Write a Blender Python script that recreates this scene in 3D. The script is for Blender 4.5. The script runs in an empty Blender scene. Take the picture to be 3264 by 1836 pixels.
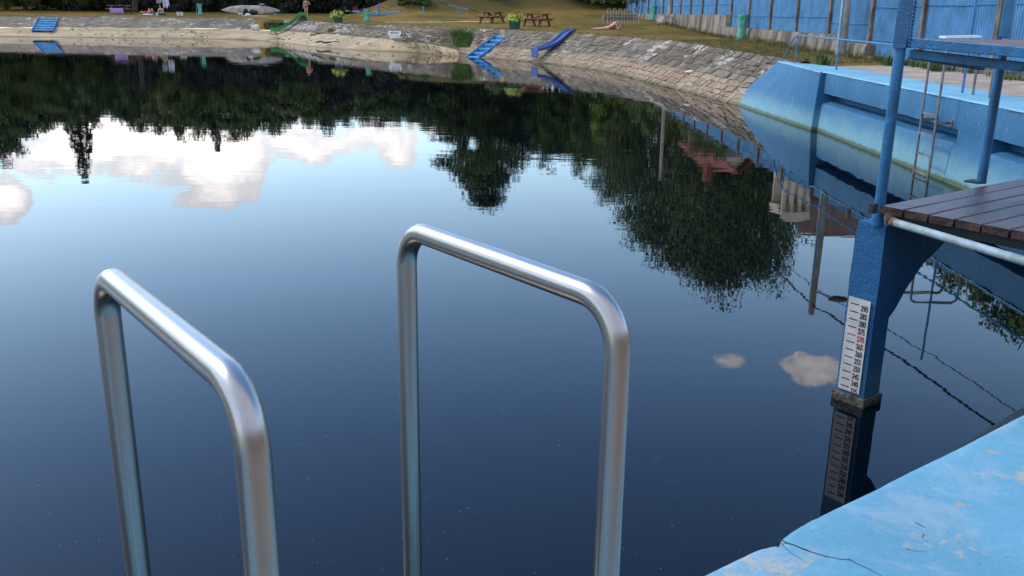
import bpy, bmesh, math, random
from mathutils import Vector, Matrix, noise
random.seed(11)
R = math.radians
PI = math.pi
SC = bpy.context.scene
COL = SC.collection

# ------------------------------------------------------------------ camera model
F, PITCH, ROLL, EYE = 2920.9, 0.2920960, 0.0141469, 2.37518
CX, CY = 1632.0, 918.0
FW = Vector((0, math.cos(PITCH), -math.sin(PITCH)))
UP = Vector((0, math.sin(PITCH), math.cos(PITCH)))
RT = Vector((1, 0, 0))
CR = RT*math.cos(ROLL)+UP*math.sin(ROLL)
CU = UP*math.cos(ROLL)-RT*math.sin(ROLL)

def ray(x, y): return FW+CR*((x-CX)/F)-CU*((y-CY)/F)
def at(x, y, z):                       # a point of the photograph on the level z
    d = ray(x, y); t = (z-EYE)/d.z
    return Vector((d.x*t, d.y*t, z))
def far(x, y, D):                      # a point of the photograph at the distance D
    d = ray(x, y); t = D/d.y
    return Vector((d.x*t, D, EYE+d.z*t))
def mirror(x, y, D):                   # what the water mirrors there, at the distance D
    p = far(x, y, D); return Vector((p.x, p.y, -p.z))

cam_d = bpy.data.cameras.new('camera'); cam = bpy.data.objects.new('camera', cam_d); COL.objects.link(cam)
cam_d.sensor_width = 36; cam_d.lens = F/3264*36; cam_d.clip_start = .05; cam_d.clip_end = 3000
M = Matrix.Identity(4)
for i in range(3):
    M[i][0] = CR[i]; M[i][1] = CU[i]; M[i][2] = -FW[i]
M[2][3] = EYE
cam.matrix_world = M
SC.camera = cam

# ------------------------------------------------------------------ node helpers
class NT:
    def __init__(s, tree): s.t = tree; s.n = tree.nodes; s.l = tree.links
    def new(s, typ, **kw):
        n = s.n.new(typ)
        for k, v in kw.items():
            if k in n.inputs: s.put(n.inputs[k], v)
            else: setattr(n, k, v)
        return n
    def put(s, sock, v):
        if isinstance(v, bpy.types.NodeSocket): s.l.new(v, sock)
        else: sock.default_value = v
    def math(s, op, a, b=0.0, c=0.0, clamp=False):
        n = s.n.new('ShaderNodeMath'); n.operation = op; n.use_clamp = clamp
        for i, v in enumerate((a, b, c)): s.put(n.inputs[i], v)
        return n.outputs[0]
    def vmath(s, op, a, b=(0, 0, 0)):
        n = s.n.new('ShaderNodeVectorMath'); n.operation = op
        s.put(n.inputs[0], a); s.put(n.inputs[1], b)
        return n.outputs['Value'] if op in ('LENGTH', 'DOT_PRODUCT', 'DISTANCE') else n.outputs[0]
    def mix(s, f, a, b):
        n = s.n.new('ShaderNodeMix'); n.data_type = 'RGBA'
        s.put(n.inputs[0], f); s.put(n.inputs[6], a); s.put(n.inputs[7], b)
        return n.outputs[2]
    def ramp(s, f, lo, hi, interp='SMOOTHSTEP'):
        n = s.n.new('ShaderNodeMapRange'); n.interpolation_type = interp
        s.put(n.inputs[0], f); s.put(n.inputs[1], lo); s.put(n.inputs[2], hi)
        return n.outputs[0]
    def noise(s, vec, scale, detail=4, rough=.55, dist=0):
        n = s.n.new('ShaderNodeTexNoise')
        s.put(n.inputs['Vector'], vec); s.put(n.inputs['Scale'], scale); n.inputs['Detail'].default_value = detail
        n.inputs['Roughness'].default_value = rough; n.inputs['Distortion'].default_value = dist
        return n.outputs[0]
    def mapping(s, vec, scale=(1, 1, 1), rot=(0, 0, 0), loc=(0, 0, 0)):
        n = s.n.new('ShaderNodeMapping'); s.put(n.inputs[0], vec)
        n.inputs[1].default_value = loc; n.inputs[2].default_value = rot; n.inputs[3].default_value = scale
        return n.outputs[0]

def c4(c): return (c[0], c[1], c[2], 1)
def newmat(name):
    m = bpy.data.materials.new(name); m.use_nodes = True
    t = NT(m.node_tree); b = m.node_tree.nodes['Principled BSDF']
    tc = t.n.new('ShaderNodeTexCoord'); geo = t.n.new('ShaderNodeNewGeometry')
    return m, t, b, tc, geo
def bump(t, b, h, dist, strength=1):
    n = t.n.new('ShaderNodeBump'); t.put(n.inputs['Height'], h); n.inputs['Distance'].default_value = dist; n.inputs['Strength'].default_value = strength
    t.l.new(n.outputs[0], b.inputs['Normal']); return n
def mat(name, col, rough=.6, var=.2, scale=4, bmp=0, bscale=40, metal=0, col2=None, spec=.5, detail=5, stretch=(1, 1, 1), world=True):
    m, t, b, tc, geo = newmat(name)
    vec = geo.outputs['Position'] if world else tc.outputs['Object']
    if stretch != (1, 1, 1): vec = t.mapping(vec, stretch)
    n = t.noise(vec, scale, detail)
    c2 = col2 or tuple(c*(1-var*1.6) for c in col)
    c1 = col if col2 else tuple(min(1, c*(1+var*.6)) for c in col)
    t.put(b.inputs['Base Color'], t.mix(t.ramp(n, .32, .68), c4(c2), c4(c1)))
    b.inputs['Roughness'].default_value = rough; b.inputs['Metallic'].default_value = metal
    b.inputs['Specular IOR Level'].default_value = spec
    if bmp: bump(t, b, t.noise(vec, bscale, 4), bmp)
    return m

# ------------------------------------------------------------------ mesh helpers
def V(*a): return Vector(a)
class MB:
    def __init__(s): s.v = []; s.f = []; s.m = []; s.uv = {}
    def add(s, vs, fs, m=0):
        o = len(s.v); s.v += [Vector(v) for v in vs]
        for f in fs: s.f.append([i+o for i in f]); s.m.append(m)
        return o
    def box(s, c, size, rz=0, m=0, top=1.0, rot=None):
        x, y, z = size[0]/2, size[1]/2, size[2]/2
        vs = [(-x, -y, -z), (x, -y, -z), (x, y, -z), (-x, y, -z), (-x*top, -y*top, z), (x*top, -y*top, z), (x*top, y*top, z), (-x*top, y*top, z)]
        q = rot or Matrix.Rotation(rz, 3, 'Z')
        vs = [q @ Vector(v)+Vector(c) for v in vs]
        s.add(vs, [(3, 2, 1, 0), (4, 5, 6, 7), (0, 1, 5, 4), (1, 2, 6, 5), (2, 3, 7, 6), (3, 0, 4, 7)], m)
    def beam(s, a, b, w, h, m=0, up=(0, 0, 1)):
        a, b = Vector(a), Vector(b); d = (b-a).normalized(); u = Vector(up)
        if abs(d.dot(u)) > .98: u = Vector((0, 1, 0))
        x = d.cross(u).normalized()*w/2; y = x.cross(d).normalized()*h/2
        vs = [p+sx*x+sy*y for p in (a, b) for sx, sy in ((-1, -1), (1, -1), (1, 1), (-1, 1))]
        s.add(vs, [(3, 2, 1, 0), (4, 5, 6, 7), (0, 1, 5, 4), (1, 2, 6, 5), (2, 3, 7, 6), (3, 0, 4, 7)], m)
    def tube(s, pts, r, n=8, m=0, cap=True, flat=1.0):
        pts = [Vector(p) for p in pts]; k = len(pts)
        rs = r if isinstance(r, (list, tuple)) else [r]*k
        t0 = (pts[1]-pts[0]).normalized()
        u = Vector((0, 0, 1)) if abs(t0.z) < .9 else Vector((1, 0, 0))
        u = (u-t0*u.dot(t0)).normalized(); vs = []
        for i, p in enumerate(pts):
            t = (pts[min(i+1, k-1)]-pts[max(i-1, 0)]).normalized()
            u = (u-t*u.dot(t)).normalized(); w = t.cross(u)
            for j in range(n):
                a = 2*PI*j/n
                vs.append(p+rs[i]*(math.cos(a)*u*flat+math.sin(a)*w))
        fs = [(i*n+j, i*n+(j+1) % n, (i+1)*n+(j+1) % n, (i+1)*n+j) for i in range(k-1) for j in range(n)]
        if cap: fs += [tuple(range(n))[::-1], tuple((k-1)*n+j for j in range(n))]
        s.add(vs, fs, m)
    def lathe(s, prof, c=(0, 0, 0), n=16, m=0, jit=None, cap=True):
        c = Vector(c); vs = []
        for i, (r, z) in enumerate(prof):
            for j in range(n):
                a = 2*PI*j/n; k = 1+(jit(a, z) if jit else 0)
                vs.append(c+Vector((r*k*math.cos(a), r*k*math.sin(a), z)))
        q = len(prof)
        fs = [(i*n+j, i*n+(j+1) % n, (i+1)*n+(j+1) % n, (i+1)*n+j) for i in range(q-1) for j in range(n)]
        if cap: fs += [tuple(range(n))[::-1], tuple((q-1)*n+j for j in range(n))]
        s.add(vs, fs, m)
    def ball(s, c, r, n=10, k=7, m=0, rot=None):
        c = Vector(c); r = Vector(r) if hasattr(r, '__len__') else Vector((r, r, r)); vs = []
        for i in range(k+1):
            th = PI*i/k
            for j in range(n):
                a = 2*PI*j/n; p = Vector((r.x*math.sin(th)*math.cos(a), r.y*math.sin(th)*math.sin(a), r.z*math.cos(th)))
                vs.append(c+(rot @ p if rot else p))
        fs = [(i*n+j, (i+1)*n+j, (i+1)*n+(j+1) % n, i*n+(j+1) % n) for i in range(k) for j in range(n)]
        s.add(vs, fs, m)
    def grid(s, rows, m=0, closed=False):
        k = len(rows[0]); vs = [p for r in rows for p in r]
        s.add(vs, [(i*k+j, i*k+j+1, (i+1)*k+j+1, (i+1)*k+j) for i in range(len(rows)-1) for j in range(k-1)], m)
    def prism(s, poly, axis, m=0):                 # polygon pushed along a vector
        poly = [Vector(p) for p in poly]; a = Vector(axis); n = len(poly)
        s.add(poly+[p+a for p in poly], [tuple(range(n))[::-1], tuple(range(n, 2*n))]+[(i, (i+1) % n, (i+1) % n+n, i+n) for i in range(n)], m)
    def build(s, name, mats, parent=None, smooth=None, bevel=0, local=False, seg=2):
        me = bpy.data.meshes.new(name); off = Vector((0, 0, 0))
        if parent is not None and not local:
            p = parent
            while p is not None: off = off+p.location; p = p.parent
        me.from_pydata([v-off for v in s.v], [], s.f)
        mats = mats if isinstance(mats, (list, tuple)) else [mats]
        for m in mats: me.materials.append(m)
        if len(mats) > 1:
            for p, i in zip(me.polygons, s.m): p.material_index = i
        bm = bmesh.new(); bm.from_mesh(me)
        bmesh.ops.recalc_face_normals(bm, faces=bm.faces); bm.to_mesh(me); bm.free()
        if smooth is not None:
            me.shade_smooth()
            if smooth < 180: me.set_sharp_from_angle(angle=R(smooth))
        o = bpy.data.objects.new(name, me); COL.objects.link(o)
        if parent is not None: o.parent = parent
        if bevel:
            b = o.modifiers.new('soft_edges', 'BEVEL'); b.width = bevel; b.segments = seg; b.limit_method = 'ANGLE'; b.angle_limit = R(40)
        return o
def tag(o, label, cat, group=None, kind=None):
    o['label'] = label; o['category'] = cat
    if group: o['group'] = group
    if kind: o['kind'] = kind
    return o
def kind(o, k='structure'): o['kind'] = k; return o
def thing(name, label, cat, loc=(0, 0, 0), rz=0, group=None):
    o = bpy.data.objects.new(name, None); COL.objects.link(o); o.empty_display_size = .2
    o.location = loc; o.rotation_euler = (0, 0, rz)
    return tag(o, label, cat, group)
def dup(root, loc, rz=0, label=None, group=None, scale=None):
    r = root.copy(); COL.objects.link(r); r.location = loc; r.rotation_euler = (0, 0, rz)
    if scale: r.scale = scale if hasattr(scale, '__len__') else (scale,)*3
    if label: r['label'] = label
    if group: r['group'] = group
    for ch in list(root.children):
        c = ch.copy(); COL.objects.link(c); c.parent = r
        for g in ch.children:
            d = g.copy(); COL.objects.link(d); d.parent = c
    return r
def fillet(pts, rad, n=8):
    pts = [Vector(p) for p in pts]; out = [pts[0]]
    for i in range(1, len(pts)-1):
        a, b, c = pts[i-1], pts[i], pts[i+1]
        d1, d2 = (a-b).normalized(), (c-b).normalized(); ang = d1.angle(d2)
        t = rad/math.tan(ang/2); p1, p2 = b+d1*t, b+d2*t
        o = b+(d1+d2).normalized()*(rad/math.sin(ang/2))
        v1, v2 = p1-o, p2-o; tot = v1.angle(v2)
        for k in range(n+1):
            f = k/n
            out.append(o+(math.sin((1-f)*tot)*v1+math.sin(f*tot)*v2)/math.sin(tot))
    return out+[pts[-1]]
def baked(o, mods):                                # turns a mesh with modifiers into a plain mesh
    pass
    dg = bpy.context.evaluated_depsgraph_get(); dg.update()
    me = bpy.data.meshes.new_from_object(o.evaluated_get(dg)); o.modifiers.clear(); old = o.data; o.data = me
    bpy.data.meshes.remove(old); return o
def text_mesh(name, body, size, mtl, parent, mtx, thick=.0008, xs=1.0):
    cu = bpy.data.curves.new(name, 'FONT'); cu.body = body; cu.size = size; cu.align_x = 'CENTER'; cu.align_y = 'CENTER'; cu.extrude = thick
    cu.offset = size*.012
    tmp = bpy.data.objects.new(name, cu); COL.objects.link(tmp)
    dg = bpy.context.evaluated_depsgraph_get(); dg.update()
    me = bpy.data.meshes.new_from_object(tmp.evaluated_get(dg)); bpy.data.objects.remove(tmp)
    me.transform(mtx @ Matrix.Diagonal((xs, 1, 1, 1))); me.materials.clear(); me.materials.append(mtl)
    return me

# ------------------------------------------------------------------ world: sky and clouds
SUN_EL, SUN_AZ = R(42), R(-62)              # ahead and to the left, behind thin cloud
w = bpy.data.worlds.new('World'); SC.world = w; w.use_nodes = True
t = NT(w.node_tree); bg = t.n['Background']
sky = t.n.new('ShaderNodeTexSky'); sky.sky_type = 'NISHITA'; sky.sun_disc = False
sky.sun_elevation = SUN_EL; sky.sun_rotation = SUN_AZ; sky.air_density = 1.0; sky.dust_density = .6; sky.ozone_density = 3.0; sky.altitude = 300
tc = t.n.new('ShaderNodeTexCoord'); sep = t.n.new('ShaderNodeSeparateXYZ'); t.l.new(tc.outputs['Generated'], sep.inputs[0])
az = t.math('ARCTAN2', sep.outputs[0], sep.outputs[1]); el = t.math('ARCSINE', sep.outputs[2])
comb = t.n.new('ShaderNodeCombineXYZ'); t.put(comb.inputs[0], az); t.put(comb.inputs[1], t.math('MULTIPLY', el, 1.5))
n1 = t.noise(comb.outputs[0], 8, 9, .6, .35); n2 = t.noise(comb.outputs[0], 30, 7, .62, .3)
def direction(px):
    d = ray(*px).normalized(); return math.atan2(d.x, d.y), math.asin(-d.z)
CLOUDS = [((250, 470), 210, 105, 1.05), ((400, 520), 150, 80, .8), ((520, 450), 230, 90, 1.05), ((690, 520), 190, 130, 1.0), ((690, 620), 170, 62, .8), ((980, 460), 170, 80, .85), ((1220, 430), 150, 70, 1.0),
          ((1270, 500), 75, 55, .9), ((20, 640), 70, 90, .9), ((1400, 400), 120, 60, .8), ((1390, 610), 55, 40, .45), ((2335, 1145), 80, 42, .66), ((2590, 1168), 130, 62, .78), ((3150, 1340), 120, 60, .35),
          ((880, 620), 60, 40, .4), ((100, 420), 150, 80, .8)]
dens = None
for (px, rx, ry, amp) in CLOUDS:
    a, e = direction(px); sa, se = rx/F*1.15, ry/F*1.0
    da = t.math('DIVIDE', t.math('SUBTRACT', az, a), sa); de = t.math('DIVIDE', t.math('SUBTRACT', el, e), se)
    g = t.math('MULTIPLY', t.math('EXPONENT', t.math('MULTIPLY', t.math('ADD', t.math('MULTIPLY', da, da), t.math('MULTIPLY', de, de)), -1.0)), amp)
    dens = g if dens is None else t.math('MAXIMUM', dens, g)
# broken cloud in the rest of the sky, behind the camera and low over the horizon
back = t.ramp(t.math('ABSOLUTE', az), 1.0, 1.6); low = t.math('MULTIPLY', t.ramp(el, .16, .08), .25)
dens = t.math('MAXIMUM', t.math('MAXIMUM', dens, t.math('MULTIPLY', back, .50)), low)
mass = t.math('ADD', dens, t.math('MULTIPLY', t.math('SUBTRACT', n1, .5), 1.5))
cover = t.ramp(t.math('ADD', mass, t.math('MULTIPLY', t.math('SUBTRACT', n2, .5), .75)), .44, .60)
shade = t.ramp(t.math('ADD', mass, t.math('MULTIPLY', t.math('SUBTRACT', n2, .5), 1.3)), .5, 1.15)
tint = t.n.new('ShaderNodeVectorMath'); tint.operation = 'MULTIPLY'; t.l.new(sky.outputs[0], tint.inputs[0]); tint.inputs[1].default_value = (.80, 1.0, 1.12)
skyc = t.vmath('MULTIPLY', tint.outputs[0], t.mix(t.ramp(el, .50, .14), c4((1, 1, 1)), c4((1.74, 1.33, 1.05))))   # haze low over the horizon
CLOUD_HI, CLOUD_LO = (10.2, 9.3, 8.8), (5.4, 5.3, 5.6)
cl = t.mix(shade, c4(CLOUD_LO), c4(CLOUD_HI))
t.put(bg.inputs[0], t.mix(t.math('MULTIPLY', cover, .90), skyc, cl)); bg.inputs[1].default_value = .15
sd = bpy.data.lights.new('sun', 'SUN'); sd.energy = 1.1; sd.angle = R(12); sd.color = (1, .88, .70)
so = bpy.data.objects.new('sun', sd); COL.objects.link(so)
sdir = Vector((math.sin(SUN_AZ)*math.cos(SUN_EL), math.cos(SUN_AZ)*math.cos(SUN_EL), math.sin(SUN_EL)))
so.rotation_euler = sdir.to_track_quat('Z', 'Y').to_euler(); so.location = (0, 0, 60)
SC.view_settings.view_transform = 'Standard'; SC.view_settings.look = 'None'; SC.view_settings.gamma = 1; SC.view_settings.exposure = 1.15
SC.render.engine = 'CYCLES'; SC.cycles.max_bounces = 6; SC.cycles.glossy_bounces = 4; SC.cycles.transparent_max_bounces = 8
# ------------------------------------------------------------------ materials
def coords_uv(t):
    n = t.n.new('ShaderNodeUVMap'); return n.outputs[0]
# lawn: dry brown and greener patches
GRASS, t, b, tc, geo = newmat('lawn_grass')
P = geo.outputs['Position']
n1 = t.noise(P, .16, 5, .6); n2 = t.noise(t.mapping(P, (1, .5, 1)), 1.1, 6, .65); n3 = t.noise(P, 9, 5, .7); n4 = t.noise(P, 40, 3, .7)
patch = t.ramp(t.math('ADD', t.math('MULTIPLY', n1, .62), t.math('MULTIPLY', n2, .38)), .42, .58)
dry = t.mix(t.ramp(n3, .3, .7), c4((.33, .19, .038)), c4((.56, .36, .09)))
grn = t.mix(t.ramp(n3, .3, .7), c4((.14, .115, .016)), c4((.27, .21, .036)))
c = t.mix(patch, grn, dry)
# forest floor and hillside further out are duller
sp = t.n.new('ShaderNodeSeparateXYZ'); t.l.new(P, sp.inputs[0])
up = t.ramp(sp.outputs[2], 2.3, 3.2)
c = t.mix(t.math('MULTIPLY', up, .8), c, t.mix(t.ramp(n2, .35, .65), c4((.175, .125, .075)), c4((.115, .11, .04))))
t.put(b.inputs['Base Color'], t.mix(t.ramp(n4, .25, .75), c4((.02, .016, .006)), c)); b.inputs['Roughness'].default_value = .95; b.inputs['Specular IOR Level'].default_value = .1
bump(t, b, t.math('ADD', n3, n4), .05)

# paved slope: stones laid in courses, stained pale near the water, some lime-white ones
def stone_slope(name, sand_to, warm):
    m, t, b, tc, geo = newmat(name); u = coords_uv(t); P = geo.outputs['Position']
    wob = t.noise(u, 1.6, 3); uw = t.vmath('ADD', u, t.vmath('MULTIPLY', t.n.new('ShaderNodeCombineXYZ').outputs[0], (0, 0, 0)))
    cb = t.n.new('ShaderNodeCombineXYZ'); t.put(cb.inputs[0], t.math('MULTIPLY', t.math('SUBTRACT', wob, .5), .35)); t.put(cb.inputs[1], t.math('MULTIPLY', t.math('SUBTRACT', t.noise(u, 2.3, 3), .5), .3))
    uw = t.vmath('ADD', u, cb.outputs[0])
    br = t.n.new('ShaderNodeTexBrick'); t.put(br.inputs['Vector'], uw); br.offset = .5; br.squash = .8; br.squash_frequency = 3
    br.inputs['Color1'].default_value = (0, 0, 0, 1); br.inputs['Color2'].default_value = (1, 1, 1, 1); br.inputs['Mortar'].default_value = (.5, .5, .5, 1)
    br.inputs['Scale'].default_value = 1; br.inputs['Brick Width'].default_value = .42; br.inputs['Row Height'].default_value = .25
    br.inputs['Mortar Size'].default_value = .018; br.inputs['Mortar Smooth'].default_value = .4; br.inputs['Bias'].default_value = 0
    tone = br.outputs[0]; mort = br.outputs[1]
    sx = t.n.new('ShaderNodeSeparateXYZ'); t.l.new(P, sx.inputs[0]); z = sx.outputs[2]
    big = t.noise(u, .35, 4, .6); mid = t.noise(u, 1.4, 5, .62); fine = t.noise(P, 14, 5, .7)
    grey = t.mix(tone, c4((.16, .128, .09)), c4((.285, .235, .168)))
    grey = t.mix(t.ramp(big, .44, .66), grey, c4((.108, .088, .070)))
    st = t.n.new('ShaderNodeSeparateColor'); t.l.new(tone, st.inputs[0])
    wmask = t.math('MULTIPLY', t.ramp(t.math('ADD', mid, t.math('MULTIPLY', st.outputs[0], .1)), .60, .66), t.ramp(t.noise(u, .22, 3), .42, .56))
    grey = t.mix(t.math('MULTIPLY', wmask, .8 if 'far' in name else .12), grey, c4((.50, .465, .41)))
    zz = t.math('ADD', z, t.math('MULTIPLY', t.math('SUBTRACT', mid, .5), .35))
    sand = t.mix(t.ramp(mid, .35, .7), c4((.30, .235, .155)), c4(warm))
    sand = t.mix(t.math('MULTIPLY', tone, .35), sand, c4((.46, .38, .26)))
    c = t.mix(t.ramp(zz, sand_to-.08, sand_to+.1), sand, grey)
    c = t.mix(t.math('MULTIPLY', mort, .75), c, c4((.15, .122, .088)))
    c = t.mix(t.math('MULTIPLY', t.ramp(z, .12, .0), .8), c, c4((.12, .105, .05)))          # wet, algae
    t.put(b.inputs['Base Color'], t.mix(t.math('MULTIPLY', t.ramp(fine, .55, .3), .45), c, c4((.07, .06, .05)))); b.inputs['Roughness'].default_value = .9; b.inputs['Specular IOR Level'].default_value = .2
    h = t.math('ADD', t.math('MULTIPLY', mort, -.8), t.math('MULTIPLY', fine, .5)); bump(t, b, t.math('ADD', h, t.math('MULTIPLY', tone, .3)), .06)
    return m
STONE = stone_slope('paved_slope_stone', .52, (.29, .195, .135))
STONE_FAR = stone_slope('far_slope_stone', .46, (.33, .25, .165))
# beach
BEACH, t, b, tc, geo = newmat('dry_mud'); P = geo.outputs['Position']
n1 = t.noise(t.mapping(P, (.5, 1.3, 1)), .8, 5, .6); n2 = t.noise(t.mapping(P, (.35, 1.6, 1)), 1.0, 5, .65, .5); n3 = t.noise(P, 12, 4, .7)
c = t.mix(t.ramp(n1, .35, .65), c4((.33, .24, .13)), c4((.47, .36, .215)))
c = t.mix(t.math('MULTIPLY', t.ramp(t.math('ADD', n2, t.math('MULTIPLY', t.math('SUBTRACT', n3, .5), .3)), .56, .66), .8), c, c4((.15, .12, .055)))
sp = t.n.new('ShaderNodeSeparateXYZ'); t.l.new(P, sp.inputs[0])
c = t.mix(t.math('MULTIPLY', t.ramp(sp.outputs[2], .10, .015), .7), c, c4((.17, .13, .06)))
t.put(b.inputs['Base Color'], t.mix(t.math('MULTIPLY', t.ramp(n3, .5, .3), .4), c, c4((.16, .12, .07)))); b.inputs['Roughness'].default_value = .85; bump(t, b, n3, .05)
# water
WATER, t, b, tc, geo = newmat('pond_water'); P = geo.outputs['Position']
b.inputs['Base Color'].default_value = (.0008, .0022, .004, 1); b.inputs['Roughness'].default_value = .012; b.inputs['IOR'].default_value = 1.333
sp = t.n.new('ShaderNodeSeparateXYZ'); t.l.new(P, sp.inputs[0])
w1 = t.noise(t.mapping(P, (.5, 1.1, 1), (0, 0, .25)), 1.3, 2, .5); w2 = t.noise(t.mapping(P, (.35, 1.0, 1), (0, 0, -.1)), 4.0, 3, .5); w3 = t.noise(P, .09, 2, .5)
calm = t.math('ADD', t.math('MULTIPLY', t.ramp(w3, .35, .7), .75), .25)
amp = t.math('MULTIPLY', calm, t.math('ADD', .35, t.math('MULTIPLY', t.ramp(sp.outputs[1], 4, 18), .65)))
h = t.math('MULTIPLY', amp, t.math('ADD', t.math('MULTIPLY', w1, 1.0), t.math('MULTIPLY', w2, .34)))
bump(t, b, h, .0032)
# blue paints
def blue_concrete(name, col, stain=True, chips=.0):
    m, t, b, tc, geo = newmat(name); P = geo.outputs['Position']
    sp = t.n.new('ShaderNodeSeparateXYZ'); t.l.new(P, sp.inputs[0]); z = sp.outputs[2]
    n1 = t.noise(P, 1.3, 5, .6); n2 = t.noise(P, 7, 5, .65); n3 = t.noise(P, 45, 4, .7)
    run = t.noise(t.mapping(P, (3.5, 3.5, .35)), 1.2, 4, .6)
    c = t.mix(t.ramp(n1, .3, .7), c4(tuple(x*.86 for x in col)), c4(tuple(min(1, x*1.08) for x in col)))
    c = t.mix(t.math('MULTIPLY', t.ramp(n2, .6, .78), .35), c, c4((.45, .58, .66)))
    if stain:
        zz = t.math('ADD', z, t.math('MULTIPLY', t.math('ADD', t.math('MULTIPLY', t.math('SUBTRACT', n1, .5), 1.6), t.math('SUBTRACT', n2, .5)), .30))
        c = t.mix(t.math('MULTIPLY', t.ramp(zz, .60, .1), .50), c, c4((.24, .44, .44)))
        c = t.mix(t.math('MULTIPLY', t.ramp(run, .69, .80), .2), c, c4((.55, .66, .74)))
        al = t.math('ADD', z, t.math('MULTIPLY', t.math('SUBTRACT', n2, .5), .11))
        c = t.mix(t.math('MULTIPLY', t.ramp(al, .095, .03), .88), c, c4((.055, .082, .016)))
    if not stain and not chips:
        c = t.mix(t.math('MULTIPLY', t.ramp(t.math('ADD', z, t.math('MULTIPLY', t.math('SUBTRACT', n1, .5), .5)), .62, .12), .55), c, c4((.035, .115, .15)))
        c = t.mix(t.math('MULTIPLY', t.ramp(run, .62, .74), .3), c, c4((.012, .035, .06)))
    if chips:
        k = t.noise(P, 2.2, 7, .72, .6); k2 = t.noise(P, 11, 6, .7)
        e_ = at(2205, 1836, 1.15); wd = t.ramp(t.vmath('DOT_PRODUCT', t.vmath('SUBTRACT', P, tuple(e_)), (.6, -.8, 0)), .0, .75)      # feet wear the paint away from the edge
        c = t.mix(t.math('MULTIPLY', t.ramp(t.noise(P, 4.5, 7, .72, .8), .47, .66), .55*chips), c, c4((.27, .37, .43)))
        kk = t.math('ADD', t.math('ADD', k, t.math('MULTIPLY', k2, .3)), t.math('MULTIPLY', t.math('SUBTRACT', wd, .35), .13))
        c = t.mix(t.math('MULTIPLY', t.ramp(kk, .70, .775), .70*chips), c, c4((.42, .37, .27)))
        c = t.mix(t.math('MULTIPLY', t.ramp(t.math('ADD', k2, t.math('MULTIPLY', wd, .05)), .64, .68), .60*chips), c, c4((.46, .30, .15)))
        scr = t.noise(t.mapping(P, (1, 3.2, 1), (0, 0, .7)), 26, 3, .6); c = t.mix(t.math('MULTIPLY', t.ramp(scr, .69, .73), .65*chips), c, c4((.07, .13, .18)))
        c = t.mix(t.math('MULTIPLY', t.ramp(t.noise(P, 60, 3, .6), .70, .76), .7), c, c4((.03, .05, .07)))
        c = t.mix(t.math('MULTIPLY', t.ramp(t.noise(P, 150, 2, .6), .66, .74), .45), c, c4((.05, .09, .12)))
    t.put(b.inputs['Base Color'], c); b.inputs['Roughness'].default_value = .62; b.inputs['Specular IOR Level'].default_value = .35
    bump(t, b, t.math('ADD', n2, t.math('MULTIPLY', n3, .5)), .005 if chips == 1.0 else .012)
    return m
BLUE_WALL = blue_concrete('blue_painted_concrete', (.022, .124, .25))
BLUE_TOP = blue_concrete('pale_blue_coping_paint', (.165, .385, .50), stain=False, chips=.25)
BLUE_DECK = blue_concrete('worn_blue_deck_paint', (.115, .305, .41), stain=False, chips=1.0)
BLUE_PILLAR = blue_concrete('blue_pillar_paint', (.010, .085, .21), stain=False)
BLUE_STEEL = mat('blue_steel_paint', (.012, .12, .27), .42, .22, 9, .004, 60)
BLUE_RAIL = mat('blue_rail_paint', (.035, .185, .38), .4, .15, 9)
BLUE_SHEET = mat('blue_corrugated_sheet', (.075, .24, .45), .55, .16, 2.2, 0)
STAIR_BLUE = mat('stair_blue_paint', (.03, .19, .48), .55, .25, 3)
STAIR_TREAD = mat('stair_tread_paint', (.20, .46, .58), .55, .2, 3)
CONC = mat('weathered_concrete', (.17, .135, .105), .9, .35, 3, .02, 25)
FOOT = mat('mossy_stone_footing', (.20, .165, .125), .95, .45, 1.6, .08, 6, stretch=(1, 1, .4))
PAVE = mat('tan_paving', (.36, .29, .22), .9, .18, 2, .01, 30)
WOODDECK = mat('dark_red_deck_paint', (.095, .052, .048), .34, .4, 2.5, .006, 30, col2=(.05, .026, .025))
WOODEND = mat('board_end_wood', (.045, .022, .017), .8, .5, 12, .01, 40)
WOODPALE = mat('sandy_worn_wood', (.30, .20, .12), .8, .3, 5)
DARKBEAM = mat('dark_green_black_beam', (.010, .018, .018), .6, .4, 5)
WHITEPIPE = mat('chipped_white_pipe', (.27, .36, .40), .6, .3, 6, .004, 40)
RUST = mat('rust', (.15, .095, .06), .9, .5, 20, .01, 50)
DARK = mat('near_black', (.012, .012, .014), .7, .2)
WHITE = mat('white_paint', (.74, .72, .68), .55, .1)
OFFWHITE = mat('off_white', (.62, .60, .55), .8, .12)
GREYSIGN = mat('gauge_plate', (.50, .48, .47), .5, .12, 5)
INK = mat('black_lettering', (.012, .012, .014), .6, 0)
REDINK = mat('red_lettering', (.42, .02, .02), .6, 0)
SIGNRED = mat('dark_red_lettering', (.16, .012, .02), .6, 0)
COLLAR = mat('wet_metal_collar', (.075, .075, .055), .55, .6, 14, .01, 40)
PICNIC = mat('brown_stained_timber', (.20, .085, .04), .7, .35, 4)
PLANTER = mat('dark_green_planter', (.012, .085, .05), .5, .2, 4)
LEAFY = mat('lime_yellow_leaves', (.46, .47, .05), .6, .4, 12, col2=(.20, .28, .03))
REED = mat('reed_green', (.17, .26, .06), .7, .5, 6, col2=(.08, .14, .03))
WEED = mat('weed_green', (.07, .12, .025), .7, .4, 5)
STRAW = mat('tuft_straw', (.16, .14, .045), .9, .4, 3)
BUSH = mat('bush_green', (.085, .13, .03), .7, .4, 3)
SLIDE_G = mat('green_plastic', (.045, .30, .085), .35, .12, 2)
SLIDE_B = mat('violet_blue_plastic', (.050, .098, .31), .35, .15, 2)
CANOE = mat('grey_beige_hull', (.30, .27, .22), .6, .25, 2)
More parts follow.
